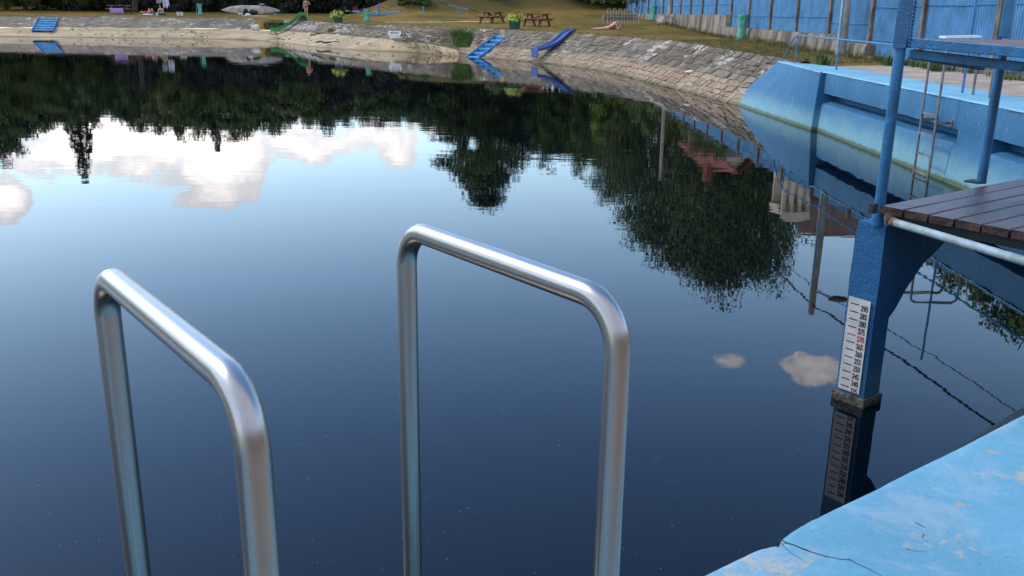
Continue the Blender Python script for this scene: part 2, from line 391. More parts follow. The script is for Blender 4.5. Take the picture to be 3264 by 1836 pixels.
LILAC = mat('lilac_towel', (.36, .22, .48), .95, .1, 6)
SKIN = mat('skin', (.52, .27, .19), .55, .1, 6)
SKIN2 = mat('pale_skin', (.62, .36, .27), .55, .1, 6)
HAIR = mat('dark_brown_hair', (.022, .012, .010), .5, .3, 20)
REDCLOTH = mat('red_fabric', (.36, .03, .045), .9, .2, 8)
PINKCLOTH = mat('coral_bikini_fabric', (.45, .05, .075), .8, .1, 8)
BLACKCLOTH = mat('black_fabric', (.014, .012, .02), .9, .2, 8)
GREYCLOTH = mat('grey_fabric', (.30, .30, .34), .95, .2, 5)
WHITECLOTH = mat('white_fabric', (.68, .68, .68), .95, .12, 5)
TEAL = mat('teal_plastic', (.01, .16, .13), .4, .2, 5)
GREENPL = mat('green_basin_plastic', (.01, .24, .09), .4, .2, 5)
GALV = mat('galvanised_steel', (.38, .39, .38), .45, .15, 6, metal=.6)
RAILGREY = mat('grey_brown_ladder_steel', (.20, .19, .19), .5, .25, 8, metal=.25)
CAROUSEL_R = mat('red_metal_paint', (.26, .05, .045), .6, .2, 8)
CAROUSEL_B = mat('light_blue_metal_paint', (.07, .26, .52), .55, .2, 8)
BARK = mat('bark', (.05, .037, .027), .95, .4, 6, .05, 12)
HOUSE = mat('cream_render', (.62, .56, .46), .9, .1, 1)
ROOF_R = mat('red_roof_tiles', (.20, .05, .03), .85, .25, 3)
ROOF_B = mat('brown_roof_tiles', (.11, .065, .045), .85, .3, 3)
GLASSDARK = mat('dark_window', (.012, .015, .018), .15, .1)
BROWNHUT = mat('brown_board_cladding', (.25, .165, .11), .8, .25, 3)
# translucent green bag
BAG, t, b, tc, geo = newmat('green_bag_plastic'); P = geo.outputs['Position']
t.put(b.inputs['Base Color'], t.mix(t.ramp(t.noise(P, 6, 4), .3, .7), c4((.035, .26, .17)), c4((.12, .46, .32)))); b.inputs['Roughness'].default_value = .35
b.inputs['Subsurface Weight'].default_value = .0
# brushed stainless steel
STEEL, t, b, tc, geo = newmat('brushed_stainless_steel'); O = tc.outputs['Object']
UVc = coords_uv(t); st = t.noise(t.mapping(UVc, (70, 1.2, 1)), 1, 4, .7); sm = t.noise(t.mapping(UVc, (9, .8, 1)), 1, 5, .6)
t.put(b.inputs['Base Color'], t.mix(t.ramp(sm, .35, .75), c4((.43, .41, .395)), c4((.33, .305, .285)))); b.inputs['Metallic'].default_value = 1
t.put(b.inputs['Roughness'], t.math('ADD', .28, t.math('MULTIPLY', t.ramp(t.math('ADD', t.math('MULTIPLY', st, .6), t.math('MULTIPLY', sm, .4)), .35, .7), .13)))
bump(t, b, st, .00006)
# leaves with a tone of their own per tree
def leafmat(name, a, bcol):
    m, t, b, tc, geo = newmat(name); oi = t.n.new('ShaderNodeObjectInfo')
    n = t.noise(geo.outputs['Position'], .8, 3); n2 = t.noise(geo.outputs['Position'], 6, 2)
    f = t.math('ADD', t.math('MULTIPLY', n, .6), t.math('ADD', t.math('MULTIPLY', n2, .25), t.math('MULTIPLY', oi.outputs['Random'], .25)))
    t.put(b.inputs['Base Color'], t.mix(t.ramp(f, .3, .8, 'LINEAR'), c4(a), c4(bcol))); b.inputs['Roughness'].default_value = .6; b.inputs['Specular IOR Level'].default_value = .25
    return m
LEAF_DARK = leafmat('dark_forest_leaves', (.03, .052, .010), (.085, .115, .022))
LEAF_MID = leafmat('broad_leaves', (.045, .075, .012), (.105, .145, .022))
LEAF_LIME = leafmat('bright_green_leaves', (.07, .12, .012), (.14, .20, .02))
NEEDLE = leafmat('spruce_needles', (.016, .032, .012), (.045, .07, .022))
UNDER = mat('undergrowth_leaves', (.014, .018, .010), .9, .5, 1.2)

# ------------------------------------------------------------------ the shore line, bank tops and terrain
def smooth(pts, n=2):
    for _ in range(n):
        q = [pts[0]]
        for a, b in zip(pts, pts[1:]): q += [a*.75+b*.25, a*.25+b*.75]
        pts = q+[pts[-1]]
    return pts
def resample(pts, step):
    out = [pts[0].copy()]; acc = 0
    for a, b in zip(pts, pts[1:]):
        L = (b-a).length
        while acc+L >= step and L > 1e-9:
            a = a+(b-a)*((step-acc)/L); out.append(a.copy()); L = (b-a).length; acc = 0
        acc += L
    return out+[pts[-1].copy()]
TOP = [V(-92, -40, 1.45), V(-88, 20, 1.45), V(-72, 66, 1.47), V(-52, 80, 1.49)]+[far(x, y, D) for x, y, D in
       [(60, 52.5, 81), (400, 53, 81.5), (700, 57, 81.5), (815, 60, 81)]]
TOPB = [far(x, y, D) for x, y, D in [(905, 66, 80.2), (968, 67, 78), (1072, 75, 69), (1235, 84, 61.7), (1438, 87.5, 57.2), (1590, 95, 53.9), (1808, 106, 49.5), (2000, 121, 44.0), (2100, 130, 40.2), (2163, 135.5, 37.3), (2315, 161, 31.2), (2400, 175, 28.4), (2479, 191, 25.4)]]
tl = resample(smooth(TOP, 2), 1.2); tr = resample(smooth(TOPB, 2), .6)
FOOTL = [V(-90, -40, .4), V(-85, 20, .45), V(-70, 64, .5), V(-51, 77, .5)]+[far(x, y, D) for x, y, D in [(60, 87.5, 78), (400, 89, 78.3), (700, 91.5, 78.5), (800, 94, 78.8), (880, 98, 78.0)]]
def along(pts, n):
    L = [0]
    for a, b in zip(pts, pts[1:]): L.append(L[-1]+(b-a).length)
    out = []
    k = 0
    for i in range(n):
        s = L[-1]*i/(n-1)
        while k < len(pts)-2 and L[k+1] < s: k += 1
        f = (s-L[k])/max(1e-9, L[k+1]-L[k]); out.append(pts[k].lerp(pts[k+1], min(1, max(0, f))))
    return out, L[-1]
def uvgrid(o, nu, nv, us, vs):
    uv = o.data.uv_layers.new(name='UVMap'); me = o.data
    for lp in me.loops:
        i = lp.vertex_index; r, c = divmod(i, nu); uv.data[lp.index].uv = (us[c], vs[r][c])
def rocky(p, s, a): return p+Vector((0, 0, a*(noise.noise(p*s))))
S_B, S_T = far(1508, 181, 51.6), far(1613, 101, 53.7)
def dent(p):                                            # the narrow steps lie in a channel of the slope
    d = S_T-S_B; d.z = 0; L = d.length; d.normalize(); q = p-S_B; a = q.x*d.x+q.y*d.y; b_ = abs(q.x*d.y-q.y*d.x)
    return p-Vector((0, 0, .38)) if -.6 < a < L+.02 and b_ < .62 else p
def slope_strip(name, lower, upper, mtl, n, rows, lip=.22, amp=.05, parent=None):
    lo, Ll = along(lower, n); upp, Lu = along(upper, n); rws = []; vs = []
    for r in range(rows):
        f = r/(rows-1); row = []; v = []
        for a, b in zip(lo, upp):
            p = a.lerp(b, f); p = dent(p); p = p+Vector((0, 0, amp*(noise.noise(p*1.7)+.6*noise.noise(p*5))*(1 if 0 < r < rows-1 else .5))); row.append(p); v.append((a-b).length*f)
        rws.append(row); vs.append(v)
    cap = [b+Vector((0, 0, .01+.05*noise.noise(b*2.1))) for b in upp]              # rough kerb of stones along the top
    nrm = []
    for i in range(n):
        d = (upp[min(n-1, i+1)]-upp[max(0, i-1)]); d.z = 0; d.normalize(); nrm.append(Vector((-d.y, d.x, 0)))
    rws.append(cap); vs.append([v+.1 for v in vs[-1]])
    rws.append([c+nrm[i]*lip for i, c in enumerate(cap)]); vs.append([v+.25 for v in vs[-1]])
    rws.append([c+nrm[i]*(lip+.03)-Vector((0, 0, .3)) for i, c in enumerate(cap)]); vs.append([v+.25 for v in vs[-1]])
    m = MB(); m.grid(rws); o = m.build(name, mtl, parent)
    us = [Lu*i/(n-1) for i in range(n)]; uvgrid(o, n, len(rws), us, vs); o.data.shade_smooth(); return o
WL = [V(-86, -40, -.15), V(-80, 15, -.12), V(-66, 56, -.1), V(-50, 70.5, -.08)]+[at(x, y, -.03) for x, y in [(0, 119), (250, 120.5), (500, 124), (700, 125.5), (800, 128), (885, 136)]]
o = slope_strip('stone_embankment', FOOTL[:-1], TOP, STONE_FAR, 150, 7)
tag(o, 'straight grey stone embankment along the far shore, with the wide blue steps', 'embankment')
# right hand bank: foot line where sand ends, water line below it
FOOTR = [far(x, y, D) for x, y, D in [(865, 96, 78.6), (905, 99, 77.3), (1044, 108, 67.6), (1207, 122, 60.0), (1398, 141, 54.4), (1470, 152, 52.8), (1545, 160, 50.8)]]
WR = [at(x, y, 0) for x, y in [(850, 129), (905, 138), (990, 149), (1126, 160), (1300, 165), (1411, 175.5), (1464, 180)]]
WRR = [at(x, y, 0) for x, y in [(1520, 182), (1672, 196), (1808, 212), (1943, 232), (2050, 262), (2200, 298), (2335, 332)]]
def outw(pts, d, dz):
    out = []
    for i, p in enumerate(pts):
        q = pts[min(len(pts)-1, i+1)]-pts[max(0, i-1)]; q.z = 0; q.normalize(); out.append(p+Vector((q.y, -q.x, 0))*d+Vector((0, 0, dz)))
    return out
low = FOOTR[:4]+[far(1262, 138, 58.0), at(1340, 171, -.12), at(1411, 179, -.22), at(1470, 184, -.28)]+[o_+(o_-w_)*((k_ if True else 1)-1) for o_, w_, k_ in zip(outw(WRR, .45, 0), WRR, (1, 1, 1, .95, .85, .7, .6))]
for q_ in low[9:]: q_.z = -.40
low.append(V(6.6, 24.5, -.42)); TOPC = TOPB+[V(7.15, 23.6, 1.27)]
LOWC, UPC = smooth(low, 2), smooth(TOPC, 2)
emb = slope_strip('stone_embankment', LOWC, UPC, STONE, 260, 14, amp=.045)
tag(emb, 'curved embankment of grey paving stones running down to the blue pool wall', 'embankment')
# the paving stones themselves: rough slabs bedded side by side in courses
PAVER, t, b, tc, geo = newmat('paving_slab'); P = geo.outputs['Position']
at_ = t.n.new('ShaderNodeAttribute'); at_.attribute_name = 'stone_tone'; sc_ = t.n.new('ShaderNodeSeparateColor'); t.l.new(at_.outputs['Color'], sc_.inputs[0])
fine = t.noise(P, 16, 5, .7); mid = t.noise(P, 3.2, 4, .6)
grey = t.mix(sc_.outputs[0], c4((.125, .10, .074)), c4((.285, .235, .172)))
grey = t.mix(t.math('MULTIPLY', sc_.outputs[1], t.ramp(t.noise(P, 4.5, 5, .7), .40, .58)), grey, c4((.50, .465, .41)))
sand = t.mix(sc_.outputs[0], c4((.27, .185, .125)), c4((.40, .32, .22)))
sx = t.n.new('ShaderNodeSeparateXYZ'); t.l.new(P, sx.inputs[0]); z = sx.outputs[2]
c = t.mix(t.ramp(t.math('ADD', z, t.math('MULTIPLY', t.math('SUBTRACT', mid, .5), .3)), .48, .66), sand, grey)
c = t.mix(t.math('MULTIPLY', t.ramp(z, .14, .0), .8), c, c4((.12, .105, .05)))
t.put(b.inputs['Base Color'], t.mix(t.math('MULTIPLY', t.ramp(fine, .56, .34), .5), c, c4((.06, .05, .04)))); b.inputs['Roughness'].default_value = .9; b.inputs['Specular IOR Level'].default_value = .2
bump(t, b, fine, .03)
def pavers():
    n = 400; lo, Ll = along(LOWC, n); up_, Lu = along(UPC, n); rn = random.Random(8); m = MB(); tones = []
    def S(u, v):
        x = min(.9999, max(0, u/Lu))*(n-1); i = int(x); f = x-i; a = lo[i].lerp(lo[min(n-1, i+1)], f); b_ = up_[i].lerp(up_[min(n-1, i+1)], f)
        p = a.lerp(b_, v); return dent(p)+Vector((0, 0, .045*(noise.noise(p*1.7)+.6*noise.noise(p*5))))
    v = .03; rows = 0
    while v < .97:
        dv = rn.uniform(.070, .105); u = rn.uniform(0, .4)
        while u < Lu-.4:
            w = rn.uniform(.24, .50); mid_ = S(u+w/2, v+dv/2)
            dark = noise.noise(Vector((mid_.x*.22, mid_.y*.22, 5+v*2)))
            if rn.random() > .05 and mid_.z > -.25 and not (mid_.y > 52.3+.8*noise.noise(mid_) and mid_.z < .62+.3*noise.noise(mid_*1.3)) and not (noise.noise(Vector((u*.5, v*5, 9))) > .38) and abs(dent(mid_).z-mid_.z) < .01 and not (abs((mid_-S_B).xy.cross((S_T-S_B).xy.normalized())) < .8 and (mid_-S_B).xy.length < 3.2):
                g = .006; j = lambda s: rn.uniform(-s, s)
                cs = [(u+g+j(.03), v+.006+j(.012)), (u+w-g+j(.03), v+.006+j(.012)), (u+w-g+j(.03), v+dv-.006+j(.012)), (u+g+j(.03), v+dv-.006+j(.012))]
                q = [S(*c_) for c_ in cs]; nn = (q[1]-q[0]).cross(q[3]-q[0]).normalized()
                if nn.z < 0: nn = -nn
                h = rn.uniform(.012, .05); ce = sum(q, Vector())/4; tl_ = [rn.uniform(-.018, .018) for _ in q]
                top = [p_.lerp(ce, .10)+nn*(h+k_) for p_, k_ in zip(q, tl_)]; shd = [p_.lerp(ce, .02)+nn*(h*.55) for p_ in q]; bot = [p_-nn*.05 for p_ in q]
                m.add(bot+shd+top, [(8, 9, 10, 11)]+[(k_, (k_+1) % 4, (k_+1) % 4+4, k_+4) for k_ in range(4)]+[(k_+4, (k_+1) % 4+4, (k_+1) % 4+8, k_+8) for k_ in range(4)])
                wh = 1.0 if (noise.noise(Vector((mid_.x*.35, mid_.y*.35, 2+v*1.5)))+.25*rn.uniform(-1, 1)) > (.16 if mid_.y > 51.5 else .40) and .2 < v < .95 else 0.0
                tn = min(1, max(0, .5+.9*rn.uniform(-.5, .5)-1.1*max(0, dark))); tones += [(tn, wh)]*9
            u += w
        v += dv
    o = m.build('paving_stones', PAVER, None, 25)
    ca = o.data.color_attributes.new('stone_tone', 'FLOAT_COLOR', 'CORNER')
    for p_, tn in zip(o.data.polygons, tones):
        for li in p_.loop_indices: ca.data[li].color = (tn[0], tn[1], 0, 1)
    o.parent = emb; o['kind'] = 'stuff'
pavers()
# beach: flat dry mud between the water and the left bank, and below the middle of the curved bank
def beach(name, wl, ft, n, rows=7):
    a, _ = along(smooth(wl, 2), n); b, _ = along(smooth(ft, 2), n); rws = []
    for r in range(rows):
        f = r/(rows-1)
        rws.append([dent(p.lerp(q, f))+Vector((0, 0, .05*noise.noise(p.lerp(q, f)*.9)*(0 if r in (0, rows-1) else 1)-(.12 if r == 0 else 0))) for p, q in zip(a, b)])
    back = [q+(q-p).normalized()*.6 for p, q in zip(a, b)]; rws.append([Vector((p.x, p.y, p.z-.25)) for p in back])
    m = MB(); m.grid(rws); return kind(m.build(name, BEACH, None, 180))
beach('beach', WL, FOOTL, 120)
beach('beach', WR, FOOTR[:4]+[far(1262, 128, 58.0), far(1398, 146, 54.5), far(1458, 158, 53.2)], 90)
# gap between both banks (behind the green slide): a grassy ramp
m = MB(); a = tl[-1]; b0 = tr[0]
fl, fr = FOOTL[-2], FOOTR[0]; rws = []
for r in range(6):
    f = r/5; rws.append([(fl.lerp(fr, c/5)).lerp(a.lerp(b0, c/5), f)+V(0, .25 if r == 5 else 0, .05*math.sin(f*PI)) for c in range(6)])
m.grid(rws); kind(m.build('grass_ramp', GRASS, None, 180))
# terrain: rows pushed outward from the bank tops
LINE = tl+tr[1:]+[V(7.05, 24.6, 1.245), V(7.66, 22.0, 1.235), V(7.66, 14, 1.235), V(7.66, 6, 1.235), V(7.66, -40, 1.235)]
nl = len(LINE); NR = []
for i in range(nl):
    acc = Vector((0, 0, 0))
    for k in range(-14, 15):
        j = min(nl-2, max(0, i+k)); d = LINE[j+1]-LINE[j]; d.z = 0
        if d.length > 1e-6: acc += d.normalized()*math.exp(-(k/7)**2)
    acc.normalize(); NR.append(Vector((-acc.y, acc.x, 0)))
for i in range(nl):                                      # beside the pool wall the ground runs straight to the fence
    if LINE[i].y < 26 and LINE[i].x > 0: NR[i] = Vector((1, 0, 0))
def hillf(p):
    k = min(1, max(0, (p.y-30)/40)); return k*(0.55 if p.x < -15 else 1.0) if p.x < 14 else k*.6
def rise(p, d):                                          # gentle lawn, then the brown slope behind the playground
    sm = lambda v: (lambda k: k*k*(3-2*k))(min(1, max(0, v)))
    bx = sm((p.x+14)/4)*sm((60-abs(p.x-20))/20) if p.y > 60 else 0
    hill = .45*sm((p.y-76)/12)+.5*max(0, min(p.y, 92.3)-88.5)+.02*max(0, min(p.y, 180)-92.3)
    return .03*min(d, 60)+bx*hill+(1-bx)*(.3*max(0, min(d, 50)-29) if p.y > 60 else 0)
DS = [.12, .6, 1.3, 2.2, 3.5, 5, 6, 7, 8, 9.5, 11, 13, 15, 17, 19, 21, 23, 25, 27, 29, 31, 33, 35, 37, 39, 42, 46, 52, 64, 80, 100, 140, 220, 400, 900]
rws = []
for d in DS:
    row = []
    for p, nn in zip(LINE, NR):
        q = p+nn*d; z = p.z-.015+rise(q, d)
        if d > 2: z += .06*noise.noise(Vector((q.x*.15, q.y*.15, 0)))*min(1, d/10)+.5*noise.noise(Vector((q.x*.04, q.y*.04, 3)))*max(0, min(1, (d-30)/30))
        q.z = z; row.append(q)
    rws.append(row)
m = MB(); m.grid(rws); TERR = kind(m.build('ground', GRASS, None, 180))
def ground_z(x, y):
    best = None
    for p, nn in zip(LINE, NR):
        dx, dy = x-p.x, y-p.y; dist = math.hypot(dx, dy)
        if best is None or dist < best[0]: best = (dist, p, dx*nn.x+dy*nn.y)
    d = max(0, best[0] if best[2] > 0 else 0); q = Vector((x, y, 0))
    return best[1].z-.015+rise(q, d)+(.06*noise.noise(Vector((x*.15, y*.15, 0)))*min(1, d/10) if d > 2 else 0)+.5*noise.noise(Vector((x*.04, y*.04, 3)))*max(0, min(1, (d-30)/30))
# water
m = MB(); m.grid([[V(-100+8*i, -45+8*j, 0) for i in range(16)] for j in range(18)]); kind(m.build('water', WATER))
# a pale gravel strip in the lawn
pts = [far(x, y, D) for x, y, D in [(1225, 54.5, 72), (1330, 53, 71.5), (1430, 51, 71), (1500, 48, 71), (1560, 46, 70)]]
rows = [[], []]; rnd = random.Random(3)
for p in resample(pts, .25):
    for k, s in ((0, -1), (1, 1)): q = p+V(0, s*(.15+.75*rnd.random()), 0); q.z = ground_z(q.x, q.y)+.012; rows[k].append(q)
GRAVEL = mat('pale_gravel', (.50, .42, .27), .95, .3, 3, .02, 12)
m = MB(); m.grid(rows); kind(m.build('gravel_path', GRAVEL))
# tan paving behind the blue coping
m = MB(); m.grid([[V(x, y, 1.239+.03*max(0, x-7.66)) for x in (7.6, 8.2, 8.8, 9.45+.1*math.sin(y*1.7))] for y in [-30, -10, 0, 8, 12]+[12.5+.5*i for i in range(20)]+[22.4, 22.7]])
kind(m.build('pavement', PAVE, None, 180))
# ------------------------------------------------------------------ blue pool wall on the right
def wall_of_pool():
    root = thing('pool_wall', 'blue painted concrete pool wall with sloping wing, recess slots and green algae line', 'pool wall', (6.6, 20, 0))
    # wing: twisted sloping face from the pilaster to the corner where the stone bank begins
    A0, A1 = V(6.56, 20.2, 1.243), V(6.92, 24.85, 1.243); B0, B1 = V(6.46, 20.2, -.3), V(5.97, 26.95, -.3)
    m = MB(); n, k = 26, 12; rws = []
    for r in range(k+1):
        f = r/k; rws.append([A0.lerp(A1, c/n).lerp(B0.lerp(B1, c/n), f)+V(.018*noise.noise(V(c*.3, f*3, 1)) if 0 < c < n else 0, 0, 0) for c in range(n+1)])
    m.grid(rws); m.grid([[p[0] for p in rws], [V(6.95, 20.2, p[0].z) for p in rws]]); m.grid([[p[-1] for p in rws], [p[-1]+V(.9, .15, 0) for p in rws]])
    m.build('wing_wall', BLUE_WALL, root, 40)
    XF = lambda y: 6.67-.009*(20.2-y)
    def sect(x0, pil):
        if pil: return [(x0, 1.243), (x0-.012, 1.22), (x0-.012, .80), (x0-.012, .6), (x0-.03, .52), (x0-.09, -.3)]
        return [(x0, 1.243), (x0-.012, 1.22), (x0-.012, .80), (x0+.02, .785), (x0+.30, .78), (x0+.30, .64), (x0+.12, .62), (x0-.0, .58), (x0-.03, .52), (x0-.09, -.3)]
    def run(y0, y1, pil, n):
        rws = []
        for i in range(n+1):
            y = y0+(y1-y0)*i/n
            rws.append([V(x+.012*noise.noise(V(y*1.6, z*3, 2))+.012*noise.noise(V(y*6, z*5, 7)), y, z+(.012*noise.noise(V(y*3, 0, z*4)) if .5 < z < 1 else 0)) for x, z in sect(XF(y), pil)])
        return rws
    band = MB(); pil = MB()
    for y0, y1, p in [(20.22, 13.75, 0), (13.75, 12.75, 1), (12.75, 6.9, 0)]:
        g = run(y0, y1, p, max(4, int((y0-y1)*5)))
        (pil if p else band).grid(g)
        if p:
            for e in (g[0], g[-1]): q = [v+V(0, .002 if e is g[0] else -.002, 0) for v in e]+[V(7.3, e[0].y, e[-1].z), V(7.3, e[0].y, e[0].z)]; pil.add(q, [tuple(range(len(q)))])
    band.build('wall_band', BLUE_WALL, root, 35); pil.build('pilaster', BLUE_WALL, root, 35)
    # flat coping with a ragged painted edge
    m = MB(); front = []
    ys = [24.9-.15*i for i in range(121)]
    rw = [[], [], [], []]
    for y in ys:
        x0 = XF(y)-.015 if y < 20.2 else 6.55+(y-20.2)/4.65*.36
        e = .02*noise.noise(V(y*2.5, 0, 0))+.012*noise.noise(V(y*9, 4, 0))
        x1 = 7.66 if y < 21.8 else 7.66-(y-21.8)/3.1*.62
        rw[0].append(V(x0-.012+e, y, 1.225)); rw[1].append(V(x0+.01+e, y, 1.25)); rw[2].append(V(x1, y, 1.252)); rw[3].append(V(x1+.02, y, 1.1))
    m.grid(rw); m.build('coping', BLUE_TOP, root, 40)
    return root
wall_of_pool()

# ------------------------------------------------------------------ blue pipe railing on the coping
rr = thing('pipe_railing', 'thin blue pipe railing with tall posts standing on the pale blue coping', 'railing', (7.1, 21, 1.25))
xr = 7.12
pr = [V(7.0, 23.6, 1.25), V(7.16, 21.0, 1.25), V(7.1, 17.7, 1.25), V(7.1, 14.85, 1.25), V(7.1, 11.2, 1.25)]
tops = [1.93, 3.55, 3.35, 3.3, 3.3]
for i, (q, zt) in enumerate(zip(pr, tops)):
    m = MB(); m.tube([q, V(q.x, q.y, zt)], .021 if i else .018, 8); m.build('post', BLUE_RAIL, rr, 60)
m = MB(); m.tube([V(6.95, 24.6, 1.25), V(6.98, 23.95, 1.80), V(7.0, 23.6, 1.93)], .017, 8); m.build('brace', BLUE_RAIL, rr, 60)
m = MB(); m.tube([V(7.0, 23.6, 1.93), V(7.06, 22.8, 1.92), V(7.14, 21.0, 1.905), V(7.1, 17.7, 1.89), V(7.09, 14.85, 1.88), V(7.1, 11.2, 1.88)], .018, 8); m.build('rail', BLUE_RAIL, rr, 60)

# ------------------------------------------------------------------ steel ladder on the pool wall
ld = thing('pool_ladder', 'thin grey steel ladder with narrow rungs hung on the blue pool wall', 'ladder', (6.4, 14.25, 0))
for y in (14.5, 13.98):
    m = MB(); m.tube(fillet([V(6.36, y, -.6), V(6.36, y, 1.97), V(7.1, y, 1.97), V(7.1, y, 1.25)], .1, 6), .02, 8); m.build('rail', RAILGREY, ld, 60)
    m = MB(); m.beam(V(6.36, y, .865), V(6.6, y, .865), .03, .045); m.box(V(6.585, y, .865), (.012, .09, .09)); m.build('bracket', RAILGREY, ld)
for z in (.97, .66, .35, .06, -.25):
    m = MB(); m.beam(V(6.36, 14.5, z), V(6.36, 13.98, z), .03, .028); m.build('rung', RAILGREY, ld)

# ------------------------------------------------------------------ corrugated fence
FX = lambda y: 9.95+.004*(y-27)
posts_y = [7.9, 12.0, 15.7, 19.6, 23.3, 26.7, 30.3, 33.9, 37.5, 41.0, 44.5, 48.0, 51.6, 55.1, 58.6, 62.1, 65.8, 69.6, 73.4, 77.2, 81.0, 84.8, 88.6]
def base_z(y):
    if y < 26: return 1.30
    if y < 29: return 1.66
    if y < 44.6: return 1.86
    return 2.40
def top_z(y): return 3.15+(y-20)*.015 if y < 44.6 else 3.55+(y-45)*.012
fz = thing('corrugated_fence', 'long fence of blue corrugated sheets between brown concrete posts', 'fence', (10, 40, 1.3))
for i in range(len(posts_y)-1):
    y0, y1 = posts_y[i]+.09, posts_y[i+1]-.09; zb, zt = base_z((y0+y1)/2)+.01, top_z((y0+y1)/2)+.03*random.uniform(-1, 1); m = MB(); n = int((y1-y0)/.115*6); rw = [[], []]
    if i in (4, 5): zb = 1.28 if i == 4 else 1.70
    for k in range(n+1):
        y = y0+(y1-y0)*k/n; x = FX(y)+.07++.06*max(-.75, min(.75, 1.25*math.sin(2*PI*(y-y0)/.115)))
        rw[0].append(V(x, y, zb)); rw[1].append(V(x, y, zt))
    m.grid(rw); pn = m.build('panel', BLUE_SHEET, fz, 180)
    for h in (.5, 1.37):
        m = MB(); ym = (y0+y1)/2; m.tube([V(FX(y0)+.03, y0, zb+h), V(FX(ym)+.02, ym, zb+h-.025), V(FX(y1)+.03, y1, zb+h)], .018, 6)
        r_ = m.build('rail', BLUE_RAIL, pn, 60, local=True); r_.data.transform(Matrix.Translation(-fz.location))
for i, y in enumerate(posts_y):
    m = MB(); z0 = min(base_z(y-.3), base_z(y+.3))-.25; m.box(V(FX(y)+.02, y, (z0+top_z(y)+.12)/2), (.17, .17, top_z(y)+.12-z0), top=.93); m.build('post', CONC, fz, bevel=.012)
fw = MB(); ys = [26.3+.4*i for i in range(158)]; rw = [[] for _ in range(6)]
for y in ys:
    zt = base_z(y)-.0; zg = ground_z(9.6, y)-.3; bul = .06*noise.noise(V(y*1.9, 1, 0))+.04*noise.noise(V(y*5, 2, 0))
    xf = FX(y)-.26
    rw[0].append(V(xf-.10+bul, y, zg)); rw[1].append(V(xf-.04+bul*1.3, y, zg+.45*(zt-zg)+.05*bul)); rw[2].append(V(xf+bul, y, zt-.07)); rw[3].append(V(xf+.04+bul, y, zt+.3*bul)); rw[4].append(V(FX(y)+.35, y, zt)); rw[5].append(V(FX(y)+.38, y, zg))
fw.grid(rw); fw.add([r[0] for r in rw], [tuple(range(6))]); fw.add([r[-1] for r in rw], [tuple(range(6))])
o = fw.build('stone_footing_wall', FOOT, None, 40); tag(o, 'low rough mossy stone wall carrying the blue corrugated fence', 'wall')
m = MB(); rw = [[] for _ in range(4)]
for i in range(75):
    y = 26.2-.4*i; b_ = .05*noise.noise(V(y*2.1, 5, 0)); rw[0].append(V(9.55+b_, y, 1.2)); rw[1].append(V(9.62+b_, y, 1.36+b_)); rw[2].append(V(9.95, y, 1.37+b_*.5)); rw[3].append(V(10.2, y, 1.2))
m.grid(rw); o = m.build('earth_kerb', FOOT, None, 60); tag(o, 'crumbling earth and concrete kerb under the near fence sheets', 'kerb')

# ------------------------------------------------------------------ diving tower with its pillar
ED = V(.8, .6, 0).normalized(); IN = V(.6, -.8, 0).normalized()      # along the deck edge; from the water to the deck
PF = V(2.235, 5.365, 0)                                              # front corner of the pillar
tw = thing('diving_tower', 'blue steel diving tower on a concrete pillar with dark red wooden boards', 'diving tower', (2.3, 5.4, 0))
PC = PF-IN*.1+ED*.085
ang = math.atan2(ED.y, ED.x)
m = MB(); n = 14; rws = []
for r in range(n+1):
    z = -.5+(1.18+.5)*r/n; hw = .085; hd = .1
    if r == n: hw -= .006; hd -= .006
    ring = []
    for (sx, sy) in ((-1, -1), (-.33, -1), (.33, -1), (1, -1), (1, -.33), (1, .33), (1, 1), (.33, 1), (-.33, 1), (-1, 1), (-1, .33), (-1, -.33), (-1, -1)):
        p = PC+ED*hw*sx+IN*hd*-sy*-1*-1+V(0, 0, z); p = p+V(.006*noise.noise(p*7), .006*noise.noise(p*7+V(9, 0, 0)), 0); ring.append(p)
    ring[-1] = ring[0].copy(); rws.append(ring)
m.grid(rws); m.add(rws[-1][:-1], [tuple(range(12))])
pil = m.build('pillar', BLUE_PILLAR, tw, 40)
def sub(mb, name, mtl, parent, **kw):                    # a sub-part built in world coordinates under a part that sits at its thing's origin
    o = mb.build(name, mtl, None, **kw); o.data.transform(Matrix.Translation(-tw.location)); o.parent = parent; return o
m = MB(); m.box(PC+V(0, 0, -.125), (.205, .235, .37), ang); sub(m, 'collar', COLLAR, pil, bevel=.004)
# haunch that carries the deck, growing out of the pillar
prof = [(.0, 1.175), (1.25, 1.175), (1.25, 1.10), (.95, 1.06), (.62, .985), (.36, .86), (.2, .72), (.1, .60), (0, .52)]
base = PC+ED*.08+IN*.02
m = MB(); m.prism([base+ED*a+IN*.06+V(0, 0, z) for a, z in prof], -IN*.15); m.build('haunch', BLUE_PILLAR, tw, bevel=.008)
